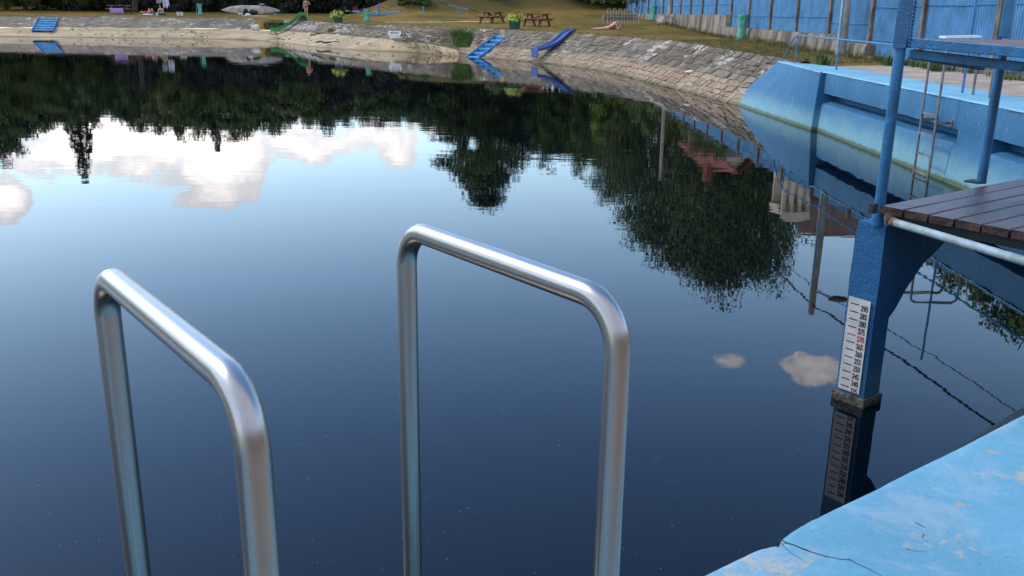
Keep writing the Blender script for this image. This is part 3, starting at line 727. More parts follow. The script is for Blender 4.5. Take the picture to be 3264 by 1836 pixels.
# deck boards
DC = V(2.205, 5.30, 1.31)-IN*.0
BW = .145; W0 = -.055
brd = MB(); rnd = random.Random(5)
for k in range(13):
    a0 = DC+IN*(W0+k*(BW+.007)); a1 = a0+IN*BW; off = .012*rnd.uniform(-1, 1); L = 2.6
    if k == 0: pts = [(0.0, a0+IN*.03), (0.02, a1)]
    s0 = off
    nseg = 10; rws = []
    for q in range(nseg+1):
        f = s0+(L-s0)*q/nseg; dz = .003*noise.noise(V(f*3, k*2.3, 0))
        sec = [a0+IN*.004+V(0, 0, -.045), a0+IN*.002+V(0, 0, -.005), a0+IN*.008+V(0, 0, dz), a0.lerp(a1, .5)+V(0, 0, dz+.001), a1-IN*.008+V(0, 0, dz), a1-IN*.002+V(0, 0, -.005), a1-IN*.004+V(0, 0, -.045)]
        jit = ED*(f+(.008*noise.noise(V(k*3.1, 0, 1)) if q == 0 else 0))
        rws.append([p+jit for p in sec])
    brd.grid(rws, 0); brd.add(rws[0], [tuple(range(7))], 1)
    brd.add([rws[0][0], rws[0][-1], rws[-1][-1], rws[-1][0]], [(0, 1, 2, 3)], 0)
brd.build('deck_boards', [WOODDECK, WOODEND], tw, 30)
m = MB(); m.beam(DC+ED*.06+IN*-.02+V(0, 0, -.075), DC+ED*.06+IN*1.9+V(0, 0, -.075), .04, .055); m.beam(DC+ED*1.2+V(0, 0, -.075), DC+ED*1.2+IN*1.9+V(0, 0, -.075), .06, .055); m.build('deck_joist', DARKBEAM, tw, bevel=.004)
m = MB(); m.box(DC-IN*.03+ED*-.11+V(0, 0, .0), (.05, .03, .055), ang); m.build('joist_end', DARKBEAM, tw)
p0, p1 = far(2862, 712, 5.24), far(3264, 832, 4.36)
pd = (p1-p0)
m = MB(); m.tube([p0-pd*.03, p0+pd*.5, p1+pd*.7], .024, 14); m.build('side_pipe', WHITEPIPE, tw, 60)
m = MB(); m.ball(p0-pd*.035, (.035, .03, .03)); m.ball(p0-pd*.08+V(0, 0, .02), (.035, .028, .045)); m.build('rust_patch', RUST, tw, 180)
# posts
A = PC+V(.0, .0, 0)+ED*.0
pa = V(2.20, 5.42, 1.175)
pb = at(3127, 584, 1.31)
ptop = far(2915, 153, pa.y+.02)
m = MB(); m.tube([pa, V(pa.x, pa.y, ptop.z)], .0315, 18); m.tube([pa, pa+V(0, 0, .05)], .036, 18); m.build('round_post', BLUE_STEEL, tw, 60)
m = MB(); m.tube([V(pb.x, pb.y, 1.31), V(pb.x, pb.y, ptop.z)], .0315, 18); m.build('round_post', BLUE_STEEL, tw, 60)
m = MB(); m.box(V(pb.x-.03, pb.y+.02, 1.318), (.11, .10, .012), ang); m.build('post_plate', DARKBEAM, tw)
zt = ptop.z
m = MB(); m.box(V(pa.x, pa.y, zt+.75), (.068, .068, 1.5), ang+.3); 
for i in range(46):
    q = V(pa.x, pa.y, zt+.01+i*.02)+ED*.036-IN*-.036; m.ball(q+V(.004*noise.noise(V(i, 0, 0)), 0, 0), (.009, .009, .011), 6, 4)
m.build('square_post', BLUE_STEEL, tw, 30)
m = MB(); m.box(V(pb.x, pb.y, zt+.8), (.075, .06, 1.5), ang+.2); m.build('square_post', BLUE_STEEL, tw, bevel=.006)
# upper platform: lit channel, darker beam below, brown floor
c0, c1 = far(2912, 121, 5.38), far(3264, 150, 4.86); cd = c1-c0; c2 = c0+cd*2.6
m = MB(); m.beam(c0+V(0, 0, -.026), c2+V(0, 0, -.026), .05, .052); m.build('channel', BLUE_STEEL, tw, bevel=.004)
e0 = V(pa.x, pa.y, zt)
g0, g1 = far(2908, 172, 5.42), far(3130, 209, 5.75); gd = g1-g0
m = MB(); m.beam(g0, g0+gd*1.0, .05, .055); m.beam(g0, far(3264, 214, 5.0)+V(0, 0, 0), .04, .05); m.build('lower_beam', BLUE_STEEL, tw, bevel=.004)
h0, h1 = far(2918, 117.5, 5.5), far(3300, 121.5, 6.3)
m = MB(); m.add([c0+V(.0, .0, -.012), c2+V(0, 0, -.012), h1+(c2-c0)+V(0, 0, -.012), h1+V(0, 0, -.012), h0+V(0, 0, -.012)], [(0, 1, 2, 3, 4)]); m.add([c0+V(.0, .0, -.04), c2+V(0, 0, -.04), h1+(c2-c0)+V(0, 0, -.04), h1+V(0, 0, -.04), h0+V(0, 0, -.04)], [(0, 1, 2, 3, 4)])
m.build('platform_floor', mat('platform_board', (.16, .10, .10), .7, .25, 4), tw)
m = MB(); wb0, wb1 = far(3004, 120.5, 5.42), far(3118, 119.5, 5.52); m.beam(wb0+V(0, 0, .004), wb1+V(0, 0, .006), .05, .012)
o = m.build('white_plank', WHITE); tag(o, 'thin white plank lying on the upper tower platform', 'plank')
# depth gauge: a plate with ticks and numbers every five centimetres
GN = -ED; GX = IN                                       # plate faces -ED; its text runs along IN
gz = .11
gc = PC-ED*.094+IN*.0
plate = MB(); gw = .152
def gpt(u, z, d=0): return gc+IN*(u)+V(0, 0, z)+GN*d
z0, z1 = .082, .70
plate.prism([gpt(-gw/2-.005, z0), gpt(gw/2-.005, z0), gpt(gw/2-.005, z1), gpt(-gw/2-.005, z1)], GN*.003)
dg = plate.build('depth_gauge', GREYSIGN, tw)
bx = Matrix(((IN.x, 0, GN.x, 0), (IN.y, 0, GN.y, 0), (0, 1, 0, 0), (0, 0, 0, 1)))
for i in range(12):
    val = 235+5*i; z = .11+.05*i
    tk = MB(); tk.prism([gpt(-.062, z-.003, .0035), gpt(-.004, z-.003, .0035), gpt(-.004, z+.003, .0035), gpt(-.062, z+.003, .0035)], GN*.001); sub(tk, 'tick_mark', REDINK if val == 270 else INK, dg)
    P_ = gpt(.034, z-.018, .0045)
    me = text_mesh('numeral', str(val), .052, REDINK if val == 270 else INK, dg, Matrix.Identity(4), xs=.62)
    o = bpy.data.objects.new('numeral', me); COL.objects.link(o); o.parent = dg
    me.transform(Matrix.Translation(P_-tw.location) @ bx)

# ------------------------------------------------------------------ foreground deck slab
ZD = 1.15
E1, E2 = at(2205, 1836, ZD), at(3264, 1311, ZD); e = (E2-E1).normalized(); nin = V(e.y, -e.x, 0)
Lr = (V(6.55, 6.5, ZD)-E1).dot(e)
nk = at(2456, 1714, ZD); sk = (nk-E1).dot(e)
ss = []; s = -14.0
while s < Lr: ss.append(s); s += .5 if s < -1 or s > 2.6 else .012
prof = [(.16, -.9), (.05, -.25), (.0, -.2), (.0, -.03), (.004, -.013), (.014, -.003), (.03, 0), (.08, .0)]
def edge(s):
    k = .005*noise.noise(V(s*3, 0, 0))+.0025*noise.noise(V(s*13, 3, 0))+.0018*noise.noise(V(s*40, 5, 0))
    d = abs(s-sk); k += .022*math.exp(-(d/.012)**2)+.014*math.exp(-(d/.05)**2)
    return k
rws = []
for s in ss:
    rws.append([E1+e*s+nin*(d+(edge(s) if z > -.15 else 0))+V(0, 0, z) for d, z in prof]+[E1+e*s+nin*.45+V(0, 0, .0), E1+e*s+nin*1.08, E1+e*s+nin*1.10+V(0, 0, -.1)])
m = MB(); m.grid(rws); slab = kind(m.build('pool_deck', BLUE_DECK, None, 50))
def ribbon(pxs, w, name='crack', z=.0012):
    rn = random.Random(len(pxs)); P_ = resample([at(x, y, ZD+z) for x, y in pxs], .012); rw = [[], []]; n = len(P_)
    for i, p in enumerate(P_):
        d = (P_[min(n-1, i+1)]-P_[max(0, i-1)]).normalized(); s_ = V(-d.y, d.x, 0); jit = s_*.004*noise.noise(p*60)+s_*.006*noise.noise(p*18)
        ww = w*(1-.75*i/n)*(.6+.5*abs(noise.noise(p*35))); rw[0].append(p+jit+s_*ww); rw[1].append(p+jit-s_*ww)
    mm = MB(); mm.grid(rw); o = mm.build(name, CRACK); o.data.transform(Matrix.Translation((0, 0, 0))); o.parent = slab; return o
CRACK = mat('crack_shadow', (.012, .022, .035), .95, .3, 30)
def z8(pts): return [(2200+x*.41304, 1300+y*.41304) for x, y in pts]
ribbon(z8([(672, 1015), (700, 1018), (800, 1060), (930, 1112), (1060, 1150), (1160, 1165), (1225, 1160)]), .0035)
ribbon(z8([(1225, 1160), (1300, 1205), (1400, 1255), (1475, 1300)]), .002)
ribbon(z8([(700, 1022), (720, 1080), (790, 1130), (860, 1160), (900, 1195)]), .0013)
ribbon(z8([(1735, 885), (1790, 905), (1810, 925)]), .0022)
ribbon(z8([(1815, 975), (1790, 1000), (1840, 1030)]), .0012)
ribbon(z8([(1660, 1090), (1760, 1110), (1800, 1105)]), .0012)
# dark wedge standing in for a reflection along the right hand slab edge
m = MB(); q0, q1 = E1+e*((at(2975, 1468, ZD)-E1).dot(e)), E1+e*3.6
m.prism([q0+V(0, 0, -.03), q1+V(0, 0, -.03), q1-nin*.17+V(0, 0, -.03), q0-nin*.005+V(0, 0, -.03)], V(0, 0, -.05)); lip = m.build('reflection_strip', DARKBEAM); lip.parent = slab
# ground behind the viewer; unseen hut added to colour the rail reflections
m = MB(); o0 = E1-e*30+nin*1.06; m.grid([[o0+e*(46*i/8)+nin*(j*8)+V(0, 0, -.006) for i in range(9)] for j in range(8)]); kind(m.build('paved_ground', PAVE))
hc_ = E1+nin*7.4; hut = thing('added_hut', 'long low brown boarded hut with a deep roof, added unseen behind the deck for the rail reflections', 'hut', (hc_.x, hc_.y, 1.1)); hc_.z = 0
m = MB(); m.box(V(hc_.x, hc_.y, 2.1), (26, 5, 2.02), ang)
for i in range(87): q = hc_-nin*2.5+e*(-12.9+.3*i); m.box(V(q.x, q.y, 2.1), (.26, .04, 2.0), ang)
m.build('wall', BROWNHUT, hut)
m = MB(); q = hc_-nin*.1; m.box(V(q.x, q.y, 3.18), (26.8, 5.7, .14), ang); m.build('roof', CONC, hut)
# ------------------------------------------------------------------ stainless hand rails of the near pool ladder
nl_ = thing('pool_ladder', 'polished stainless steel pool ladder with two bent hand rails in front of the viewer', 'pool ladder', (-.2, 1.7, ZD))
aL = -.9148; dr = V(math.cos(aL), math.sin(aL), 0); sp_ = V(-math.sin(aL), math.cos(aL), 0); HZ = 1.9537
RF = V(-.2174, 1.8180, HZ); LEN = .6247; SEP = .5836
for k in (0, 1):
    a = RF-sp_*SEP*k
    b = a+dr*LEN
    path = fillet([V(a.x, a.y, -1.2), a, b, V(b.x, b.y, ZD-.05)], .078, 14)
    # keep more points on the straight legs so that the brushed surface shades evenly
    m = MB(); m.tube(path, .0212, 40); o = m.build('hand_rail', STEEL, nl_, 60); uv = o.data.uv_layers.new(name='UVMap'); Ls = [0]
    for p_, q_ in zip(path, path[1:]): Ls.append(Ls[-1]+(q_-p_).length)
    for lp in o.data.loops: uv.data[lp.index].uv = ((lp.vertex_index % 40)/40, Ls[min(len(Ls)-1, lp.vertex_index//40)])
    m = MB(); m.lathe([(.021, .012), (.05, .010), (.055, .0), (.055, -.004)], V(b.x, b.y, ZD), 24); m.build('floor_flange', STEEL, nl_, 40)
for z in (-.1, -.4, -.7, -1.0):
    m = MB(); a = RF+V(0, 0, z-HZ); m.beam(a, a-sp_*SEP, .08, .03); m.build('tread', STEEL, nl_, bevel=.004)
# ------------------------------------------------------------------ trees
def leaf_quad(m, c, s, nrm, rn, k=0):
    nrm = nrm.normalized(); u = nrm.cross(V(rn.uniform(-1, 1), rn.uniform(-1, 1), rn.uniform(-1, 1)))
    if u.length < .01: u = nrm.orthogonal()
    u.normalize(); v = nrm.cross(u); a, b = s, s*.55
    m.add([c-u*a, c-v*b+u*a*.1, c+u*a, c+v*b+u*a*.1], [(0, 1, 2, 3)], k)
def broad_tree(seed, h, rad, base, leaf, n_cl, per, ls, name, label, grp, cat='tree', lump=.21, top=1.0):
    rn = random.Random(seed); root = thing(name, label, cat, (0, 0, 0), 0, grp)
    tr_ = MB(); cz = (h+base)/2; hz = (h-base)/2
    tr_.tube([V(0, 0, -.5), V(.03, 0, h*.2), V(-.05*rad/3, .04, h*.5), V(.05, 0, h*.85)], [rad*.085, rad*.062, rad*.045, .03], 9)
    for i in range(9):
        a = i*2.4; z = base+(h-base)*(.15+.6*i/9); tr_.tube([V(0, 0, z-.4), V(math.cos(a)*rad*.35, math.sin(a)*rad*.35, z+.5), V(math.cos(a)*rad*.72, math.sin(a)*rad*.72, z+1.3)], [rad*.035, rad*.02, .02], 5)
    tr_.build('trunk', BARK, root, 60, local=True)
    cr = MB(); off = V(seed*3.1, seed*1.7, 0)
    for i in range(n_cl):
        th = math.acos(rn.uniform(-1, 1)); ph = rn.uniform(0, 2*PI); d = V(math.sin(th)*math.cos(ph), math.sin(th)*math.sin(ph), math.cos(th))
        k = (1+lump*1.6*noise.noise(d*1.7+off)+lump*noise.noise(d*3.9+off))*rn.uniform(.62, 1.0)
        w_ = 1.0 if d.z < 0 else (1-.35*top*d.z)
        c = V(d.x*rad*k*w_, d.y*rad*k*w_, cz+d.z*hz*k)
        sp = rad*.165
        for j in range(per):
            q = V(rn.gauss(0, 1), rn.gauss(0, 1), rn.gauss(0, 1)).normalized()*(rn.random()**.45)*sp*1.75; q = c+V(q.x, q.y, q.z*.75); nn = V(d.x, d.y, d.z+.35)+V(rn.gauss(0, .7), rn.gauss(0, .7), rn.gauss(0, .7))
            leaf_quad(cr, q, ls*rn.uniform(.6, 1.3), nn, rn)
    root['crown_top'] = sorted(v.z for v in cr.v)[int(len(cr.v)*.997)]
    cr.build('crown', leaf, root, None, local=True); return root
def spruce(seed, h, rad, base, name, label, grp, per=44, ls=.26):
    rn = random.Random(seed); root = thing(name, label, 'tree', (0, 0, 0), 0, grp)
    t_ = MB(); t_.tube([V(0, 0, -.5), V(0, 0, h*.5), V(0, 0, h*.98)], [rad*.075, rad*.045, .02], 8); t_.build('trunk', BARK, root, 60, local=True)
    cr = MB(); z = base; lay = 0
    while z < h*.99:
        f = (z-base)/(h-base); r = rad*(1-f)**.85*(1+.18*rn.uniform(-1, 1))+.12; nb = max(4, int(9*(1-f)+4))
        for b_ in range(nb):
            a = 2*PI*b_/nb+lay*.7+rn.uniform(-.25, .25); L = r*rn.uniform(.7, 1.12); dx, dy = math.cos(a), math.sin(a)
            k = max(6, int(per*L/rad))
            for j in range(k):
                s = L*math.sqrt(rn.random()); wd = (L-s)*.25+.1
                q = V(dx*s, dy*s, z-.28*s+.10*(s/L)**2*L)+V(-dy, dx, 0)*rn.uniform(-wd, wd)+V(0, 0, rn.uniform(-.22, .05))
                leaf_quad(cr, q, ls*rn.uniform(.6, 1.3), V(dx*.3, dy*.3, .9)+V(rn.gauss(0, .45), rn.gauss(0, .45), rn.gauss(0, .3)), rn)
        z += (h-base)*.036*(1.15-.5*f); lay += 1
    cr.build('crown', NEEDLE, root, None, local=True); return root
GF = 'trees of the dark wood along the far shore'
protoA = broad_tree(1, 12, 3.6, .3, LEAF_DARK, 160, 78, .21, 'forest_tree', 'dark dense broadleaf tree of the wood edge with a rounded crown', GF)
protoB = broad_tree(2, 12, 3.1, .5, LEAF_DARK, 160, 78, .20, 'forest_tree', 'dark narrow broadleaf tree of the wood edge with a lumpy crown', GF, lump=.27, top=1.3)
protoC = spruce(3, 14, 3.0, .6, 'spruce_tree', 'dark tall spruce rising out of the far wood', GF)
protoD = broad_tree(5, 11, 3.4, .2, LEAF_MID, 130, 90, .17, 'broadleaf_tree', 'green broadleaf tree on the slope behind the lawn', 'trees on the slope behind the lawn', lump=.36)
HT = {id(protoA): 12, id(protoB): 12, id(protoC): 14, id(protoD): 11}
used = set()
def plant(proto, px, py, D, wide=1.0, label=None, grp=None, zadd=0):
    """a tree at distance D whose top the water mirrors at that point of the photograph"""
    p = mirror(px, py, D); zg = ground_z(p.x, p.y); h = max(3, p.z-zg)
    s = h/(proto.get('crown_top') or HT[id(proto)]); rz = random.uniform(0, 6.28)
    if id(proto) in used: o = dup(proto, (p.x, p.y, zg), rz, label, grp)
    else:
        used.add(id(proto)); o = proto; o.location = (p.x, p.y, zg); o.rotation_euler = (0, 0, rz)
        if label: o['label'] = label
        if grp: o['group'] = grp
    o.scale = (s*wide, s*wide, s); return o
K = 3264/2576
front = [(-60, 330, 'A'), (-20, 390, 'B'), (28, 405, 'B'), (62, 345, 'A'), (105, 330, 'A'), (140, 320, 'B'), (182, 325, 'A'), (232, 318, 'B'),
         (322, 322, 'B'), (360, 330, 'A'), (405, 335, 'A'), (450, 352, 'B'), (500, 345, 'A'), (548, 388, 'C'), (590, 352, 'A'), (640, 340, 'B'), (690, 338, 'A'), (735, 320, 'B'),
         (775, 318, 'A'), (825, 336, 'B'), (875, 316, 'A'), (915, 312, 'B'), (958, 318, 'A'), (1002, 285, 'B')]
PR = {'A': protoA, 'B': protoB, 'C': protoC, 'D': protoD}
random.seed(7)
for i, (x, y, k) in enumerate(front):
    plant(PR[k], x*K, y*K, 98+random.uniform(-2, 3)-(0 if x > 250 else 1.5), random.uniform(.95, 1.25))
for i in range(15):                                     # second row closes the wood
    x = -70+i*76
    if 240 < x < 310: continue
    plant(PR['AB'[i % 2]], x*K, (300+18*random.random())*K, 108+random.uniform(-2, 3), 1.25)
for i in range(26):                                     # more wood round the left side, unseen, added to darken the rail reflections
    f = i/25; x, y = (-96-6*math.sin(f*9), 84-130*f) if i % 2 else (-103, 80-126*f); dup(PR['AB'[i % 2]], (x, y, 1.6), i*1.3, scale=(1.35, 1.35, 1.2+.35*((i*7) % 5)/5))
plant(protoC, 217*K, 468*K, 99, 1.05, 'tall pointed spruce standing above the far wood on the left')
# far pale wood in the gaps
for x, y, D in [(275, 285, 150), (300, 282, 155), (1035, 315, 150), (1075, 330, 145), (1110, 345, 140)]: plant(protoA, x*K, y*K, D, 1.3, 'distant broadleaf tree seen through a gap in the wood')
for i, (x, y) in enumerate([(1030, 300), (1075, 318), (1120, 330), (1165, 345), (1210, 350), (1255, 352), (1300, 362), (1345, 372), (1395, 395), (1440, 398), (1485, 405), (1530, 400)]):
    plant(PR['AB'[i % 2]], x*K, y*K, 108+(i*7) % 5, 1.5, 'dark broadleaf tree standing behind the brown slope', 'dark trees behind the brown slope')
# trees on the slope
tallb = broad_tree(23, 16, 3.9, .2, LEAF_DARK, 220, 130, .16, 'poplar_tree', 'x', None, lump=.26, top=1.9); HT[id(tallb)] = 16
plant(tallb, 1212*K, 520*K, 101, 1.45, 'tall dark pointed broadleaf tree alone on the slope behind the picnic tables')
plant(protoC, 1165*K, 400*K, 104, 1.5, 'dark spruce beside the tall pointed tree on the slope')
plant(protoD, 1378*K, 428*K, 100, .9)
for x, y, D, wd in [(1255, 370, 104, 1.1), (1310, 345, 104, 1.2), (1425, 400, 101, .9), (1465, 450, 99, .9)]: plant(protoD, x*K, y*K, D, wd)
lime = broad_tree(9, 10, 3.2, .2, LEAF_LIME, 110, 90, .17, 'willow_tree', 'bright lime green willow in front of the darker trees', None); HT[id(lime)] = 10
plant(lime, 1545*K, 415*K, 90, .95)
GB = 'big trees behind the blue fence'
protoE = broad_tree(12, 12, 4.2, 1.5, LEAF_DARK, 230, 150, .105, 'lime_tree', 'huge dark broadleaf tree behind the blue fence', GB, lump=.27); HT[id(protoE)] = 12
for x, y, D, wd in [(1800, 742, 66, .8), (1645, 615, 88, .85), (1545, 510, 97, .8), (1902, 722, 64, .68), (1712, 700, 76, .78), (1960, 560, 66, .5)]: plant(protoE, x*K, y*K, D, wd)
bush = broad_tree(14, 5, 2.2, .1, LEAF_MID, 110, 90, .10, 'garden_tree', 'small green garden tree crowding over the near fence', 'garden trees over the near fence', lump=.35); HT[id(bush)] = 5
for x, y, D, wd in [(2300, 655, 29, .6), (2370, 700, 27.5, .7), (2430, 735, 26, .7), (2490, 775, 25, .7), (2555, 855, 24, .7), (2620, 900, 23, .8), (2200, 500, 34, .6), (1628, 335, 80, 1.0), (1598, 325, 87, 1.0), (1562, 305, 93, 1.1), (1655, 340, 75, .9), (1692, 352, 71, .9), (1735, 375, 66, .8), (1757, 388, 57, .55), (1782, 392, 56, .5), (1815, 402, 53, .5)]: plant(bush, x*K, y*K, D, wd)
sh = broad_tree(15, 2.4, 1.9, -.3, UNDER, 60, 46, .17, 'shrub', 'dark shrub in the shade at the foot of the wood', 'shrubs at the foot of the wood', 'shrub', lump=.4)
first = True; random.seed(21)
for i in range(46):
    x = -44+i*.86+random.uniform(-.5, .5)
    if -30.5 < x < -29 or x > -12.5: continue
    y = 96.8+random.uniform(-.8, 2.2)+(3 if x > -12 else 0); z = ground_z(x, y)
    sc_ = random.uniform(.8, 1.5)
    if first: sh.location = (x, y, z); sh.scale = (sc_, sc_, sc_*1.2); first = False
    else: dup(sh, (x, y, z), random.uniform(0, 6), scale=(sc_, sc_, sc_*1.2))
gb = broad_tree(16, 1.6, 1.4, -.3, BUSH, 60, 40, .12, 'bush', 'low green bush at the top of the brown slope', 'bushes on the brown slope', 'bush', lump=.4)
gb.location = V(*[*far(1890, 12, 90).xy, 0]); gb.location.z = ground_z(gb.location.x, gb.location.y); gb.scale = (1.5, 1.2, 1)
for x, y, D, s_ in [(1935, 10, 90, 1.4), (1840, 4, 91, 1.0), (1985, 8, 90, 1.3), (1580, -3, 91.3, .9), (1345, 10, 90, .7), (1290, 20, 90.3, .6)]:
    p = far(x, y, D); dup(gb, (p.x, p.y, ground_z(p.x, p.y)-.1), x, scale=(s_, s_, s_*.9))

# ------------------------------------------------------------------ tufts of grass: uncountable
def blades(m, c, h, spread, n, rn, w=.008, lean=.35):
    for _ in range(n):
        a = rn.uniform(0, 2*PI); r = spread*math.sqrt(rn.random()); p = c+V(r*math.cos(a), r*math.sin(a), 0); L = h*rn.uniform(.6, 1.1)
        d = V(math.cos(a)*lean*rn.uniform(.2, 1.2)*(r/spread+.3), math.sin(a)*lean*rn.uniform(.2, 1.2)*(r/spread+.3), 0)*L; s_ = V(-math.sin(a), math.cos(a), 0)*w
        q = p+V(0, 0, L*.6)+d*.4; e_ = p+V(0, 0, L*.92)+d*1.1
        m.add([p-s_, p+s_, q+s_*.8, q-s_*.8, e_], [(0, 1, 2, 3), (3, 2, 4)])
rn = random.Random(31); m = MB()
for i in range(len(tr)-1):                              # along the top of the curved bank
    for k in range(5):
        p = tr[i]+NR[len(tl)+i-1]*rn.uniform(.2, .9) if len(tl)+i-1 < len(NR) else tr[i]
        blades(m, V(p.x, p.y, ground_z(p.x, p.y)-.01), rn.uniform(.05, .14), .12, 7, rn, .006)
for i in range(420):
    y = rn.uniform(24, 62); x = FX(y)-rn.uniform(.30, .8); blades(m, V(x, y, ground_z(x, y)-.02), rn.uniform(.08, .3), .14, 8, rn, .008)
for i in range(1500):
    y = rn.uniform(23.5, 40); x = rn.uniform(7.0, 9.6)
    if y < 24.2 and x < 7.7: continue
    blades(m, V(x, y, ground_z(x, y)-.01), rn.uniform(.04, .1), .10, 6, rn, .005)
kind(m.build('grass_tufts', STRAW), 'stuff')
m = MB()
for i in range(60):
    y = rn.choice([rn.uniform(20, 24.3), rn.uniform(14.5, 26)]); x = rn.uniform(9.2, 9.55); blades(m, V(x, y, 1.26), rn.uniform(.12, .32), .13, 16, rn, .010, .6)
kind(m.build('weeds', WEED), 'stuff')
def clump(name, label, cat, c, h, spread, n, mtl, w, lean=.4):
    m = MB(); blades(m, V(0, 0, 0), h, spread, n, random.Random(n), w, lean); o = m.build(name, mtl); o.location = c; return tag(o, label, cat)
for (px, py, lab) in [((2624), 207, 'lone green weed growing at the back edge of the blue coping near its left end'), ((2833), 213, 'leafy weed by the fence seen just left of the tower post'), ((2985), 232, 'leafy weed at the fence foot seen below the tower platform')]:
    c = at(px, py, 1.25); clump('weed_plant', lab, 'weed', c, .30, .16, 90, WEED, .012, .7)
c = far(1473, 146, 53.2); clump('reed_clump', 'tall dark green reed clump growing on the bank left of the narrow blue steps', 'reeds', V(c.x, c.y, c.z-.08), 1.12, .44, 1500, REED, .013, .5)
c = far(880, 95, 78.8); clump('grass_clump', 'rough bright green grass clump on the bank left of the green slide', 'grass clump', V(c.x, c.y, c.z), .75, .9, 900, BUSH, .03, .5)
c = far(1060, 100, 67.9); clump('grass_clump', 'small olive grass clump between the stones below the flower planter', 'grass clump', V(c.x, c.y, c.z-.05), .3, .4, 150, STRAW, .02, .5)
# driftwood twigs on the beach
for i, (a, b_, lab) in enumerate([((1010, 136), (1128, 136), 'long crooked black driftwood branch lying on the mud below the flower planter'), ((990, 114), (1035, 106), 'short dark driftwood log at the foot of the stone bank'), ((1330, 163), (1352, 163), 'small black driftwood stick at the water edge left of the narrow steps')]):
    D = 63 if i == 0 else 66 if i == 1 else 57.5
    p, q = far(*a, D+.5), far(*b_, D-.6); m = MB(); m.tube([p.lerp(q, f)+V(0, 0, .04+.10*noise.noise(V(f*6, i, 0))) for f in [k/9 for k in range(10)]], [.05, .06, .05, .05, .04, .05, .04, .04, .03, .015], 6)
    tag(m.build('driftwood', BARK, None, 60), lab, 'driftwood')

rn = random.Random(55); m = MB()
for i in range(230):
    k = rn.random(); a, b_ = (WL, FOOTL) if k < .6 else (WR, FOOTR[:5]); j = rn.randint(4, len(a)-2) if a is WL else rn.randint(0, len(a)-2); f, g_ = rn.random(), rn.random()
    p = a[j].lerp(a[j+1], f).lerp(b_[min(len(b_)-2, j)].lerp(b_[min(len(b_)-1, j+1)], f), .15+.8*g_); s_ = rn.uniform(.02, .07)
    if i % 3: m.ball(p+V(0, 0, s_*.3), (s_*rn.uniform(.8, 2), s_, s_*.7), 6, 4)
    else: d = V(rn.uniform(-1, 1), rn.uniform(-.5, .5), .05)*rn.uniform(.2, .7); m.tube([p, p+d*.5+V(0, .05, .05), p+d], [.02, .025, .01], 5)
kind(m.build('beach_debris', mat('mud_and_twigs', (.24, .185, .115), .9, .5, 3)), 'stuff')

# ------------------------------------------------------------------ steps into the water
def steps(name, label, pb, pt, width, n, wdir):
    root = thing(name, label, 'steps', pb); d = (pt-pb); run = V(d.x, d.y, 0)/n; rise_ = d.z/n; wd = wdir.normalized()*width/2
    for k in range(n+1):
        c = pb+run*k+V(0, 0, rise_*k)
        m = MB(); a = c-wd; b_ = c+wd; q = run*1.02
        m.add([a, b_, b_+q, a+q, a-V(0, 0, .05), b_-V(0, 0, .05), b_+q-V(0, 0, .05), a+q-V(0, 0, .05)], [(0, 1, 2, 3), (4, 5, 1, 0), (7, 6, 5, 4), (5, 6, 2, 1), (4, 0, 3, 7)]); m.build('tread', STAIR_TREAD, root)
        m = MB(); z1 = rise_ if k < n else .0
        m.prism([c-wd+run*.96, c+wd+run*.96, c+wd+run*.96+V(0, 0, rise_-.052), c-wd+run*.96+V(0, 0, rise_-.052)], run*.05); 
        if k < n: m.build('riser', STAIR_BLUE, root)
    for s_ in (-1, 1):
        m = MB(); o_ = wd*s_*1.03; m.prism([pb+o_-V(0, 0, .2)-run*.1, pb+o_+V(0, 0, .02)-run*.1, pt+o_+run*.3+V(0, 0, .08), pt+o_+run+V(0, 0, .02), pt+o_+run-V(0, 0, .25)], wd.normalized()*.05*s_); m.build('side_wall', STAIR_BLUE, root)
    return root
sb, st_ = S_B, S_T
tdir = V(.62, -.78, 0)
steps('stone_steps', 'narrow steep blue painted steps beside the reed clump leading into the water', sb, st_, 1.05, 6, tdir)
sb, st_ = far(135, 95, 76.6), far(153, 57, 80.3)
steps('stone_steps', 'wide blue painted steps on the far bank at the left', sb, st_, 1.55, 5, V(1, .02, 0))

# ------------------------------------------------------------------ slides
def slide(name, label, pts, side, width, mtl, wallh=.16):
    root = thing(name, label, 'slide', pts[-1]); P_ = resample(smooth(pts, 2), .12); n = len(P_); sd_ = side.normalized(); rw = []
    sec = [(-.5, 1.0), (-.46, 1.0), (-.40, .15), (-.3, .0), (.3, .0), (.40, .15), (.46, 1.0), (.5, 1.0)]
    rws = [[p+sd_*(a*width)+V(0, 0, wallh*b_) for a, b_ in sec] for p in P_]
    under = [[p+sd_*(a*width)+V(0, 0, wallh*b_-.03) for a, b_ in ((.5, 1.0), (.42, -.05), (-.42, -.05), (-.5, 1.0))] for p in P_]
    m = MB(); m.grid([r+u for r, u in zip(rws, under)]); m.build('chute', mtl, root, 50)
    m = MB(); e_ = P_[-1]; d = (P_[-1]-P_[-3]); d.z = 0; d.normalize()
    m.prism([e_+sd_*width*.5+V(0, 0, wallh), e_-sd_*width*.5+V(0, 0, wallh), e_-sd_*width*.42-V(0, 0, .34), e_+sd_*width*.42-V(0, 0, .34)], -d*.06)
    m.build('end_foot', mtl, root, bevel=.01); return root
gp = [far(x, y, D) for x, y, D in [(979, 70, 78.3), (977, 56, 78.2), (971, 48, 78.1), (961, 45.5, 78.0), (950, 51, 77.9), (940, 66, 77.6), (926, 77, 77.2), (905, 88, 76.7), (885, 96, 76.2), (872, 98, 76.0), (862, 97.5, 75.8)]]
s_g = slide('water_slide', 'bright green plastic slide with a humped top above the far bank', gp, V(-.3, .95, 0), .62, SLIDE_G, .2)
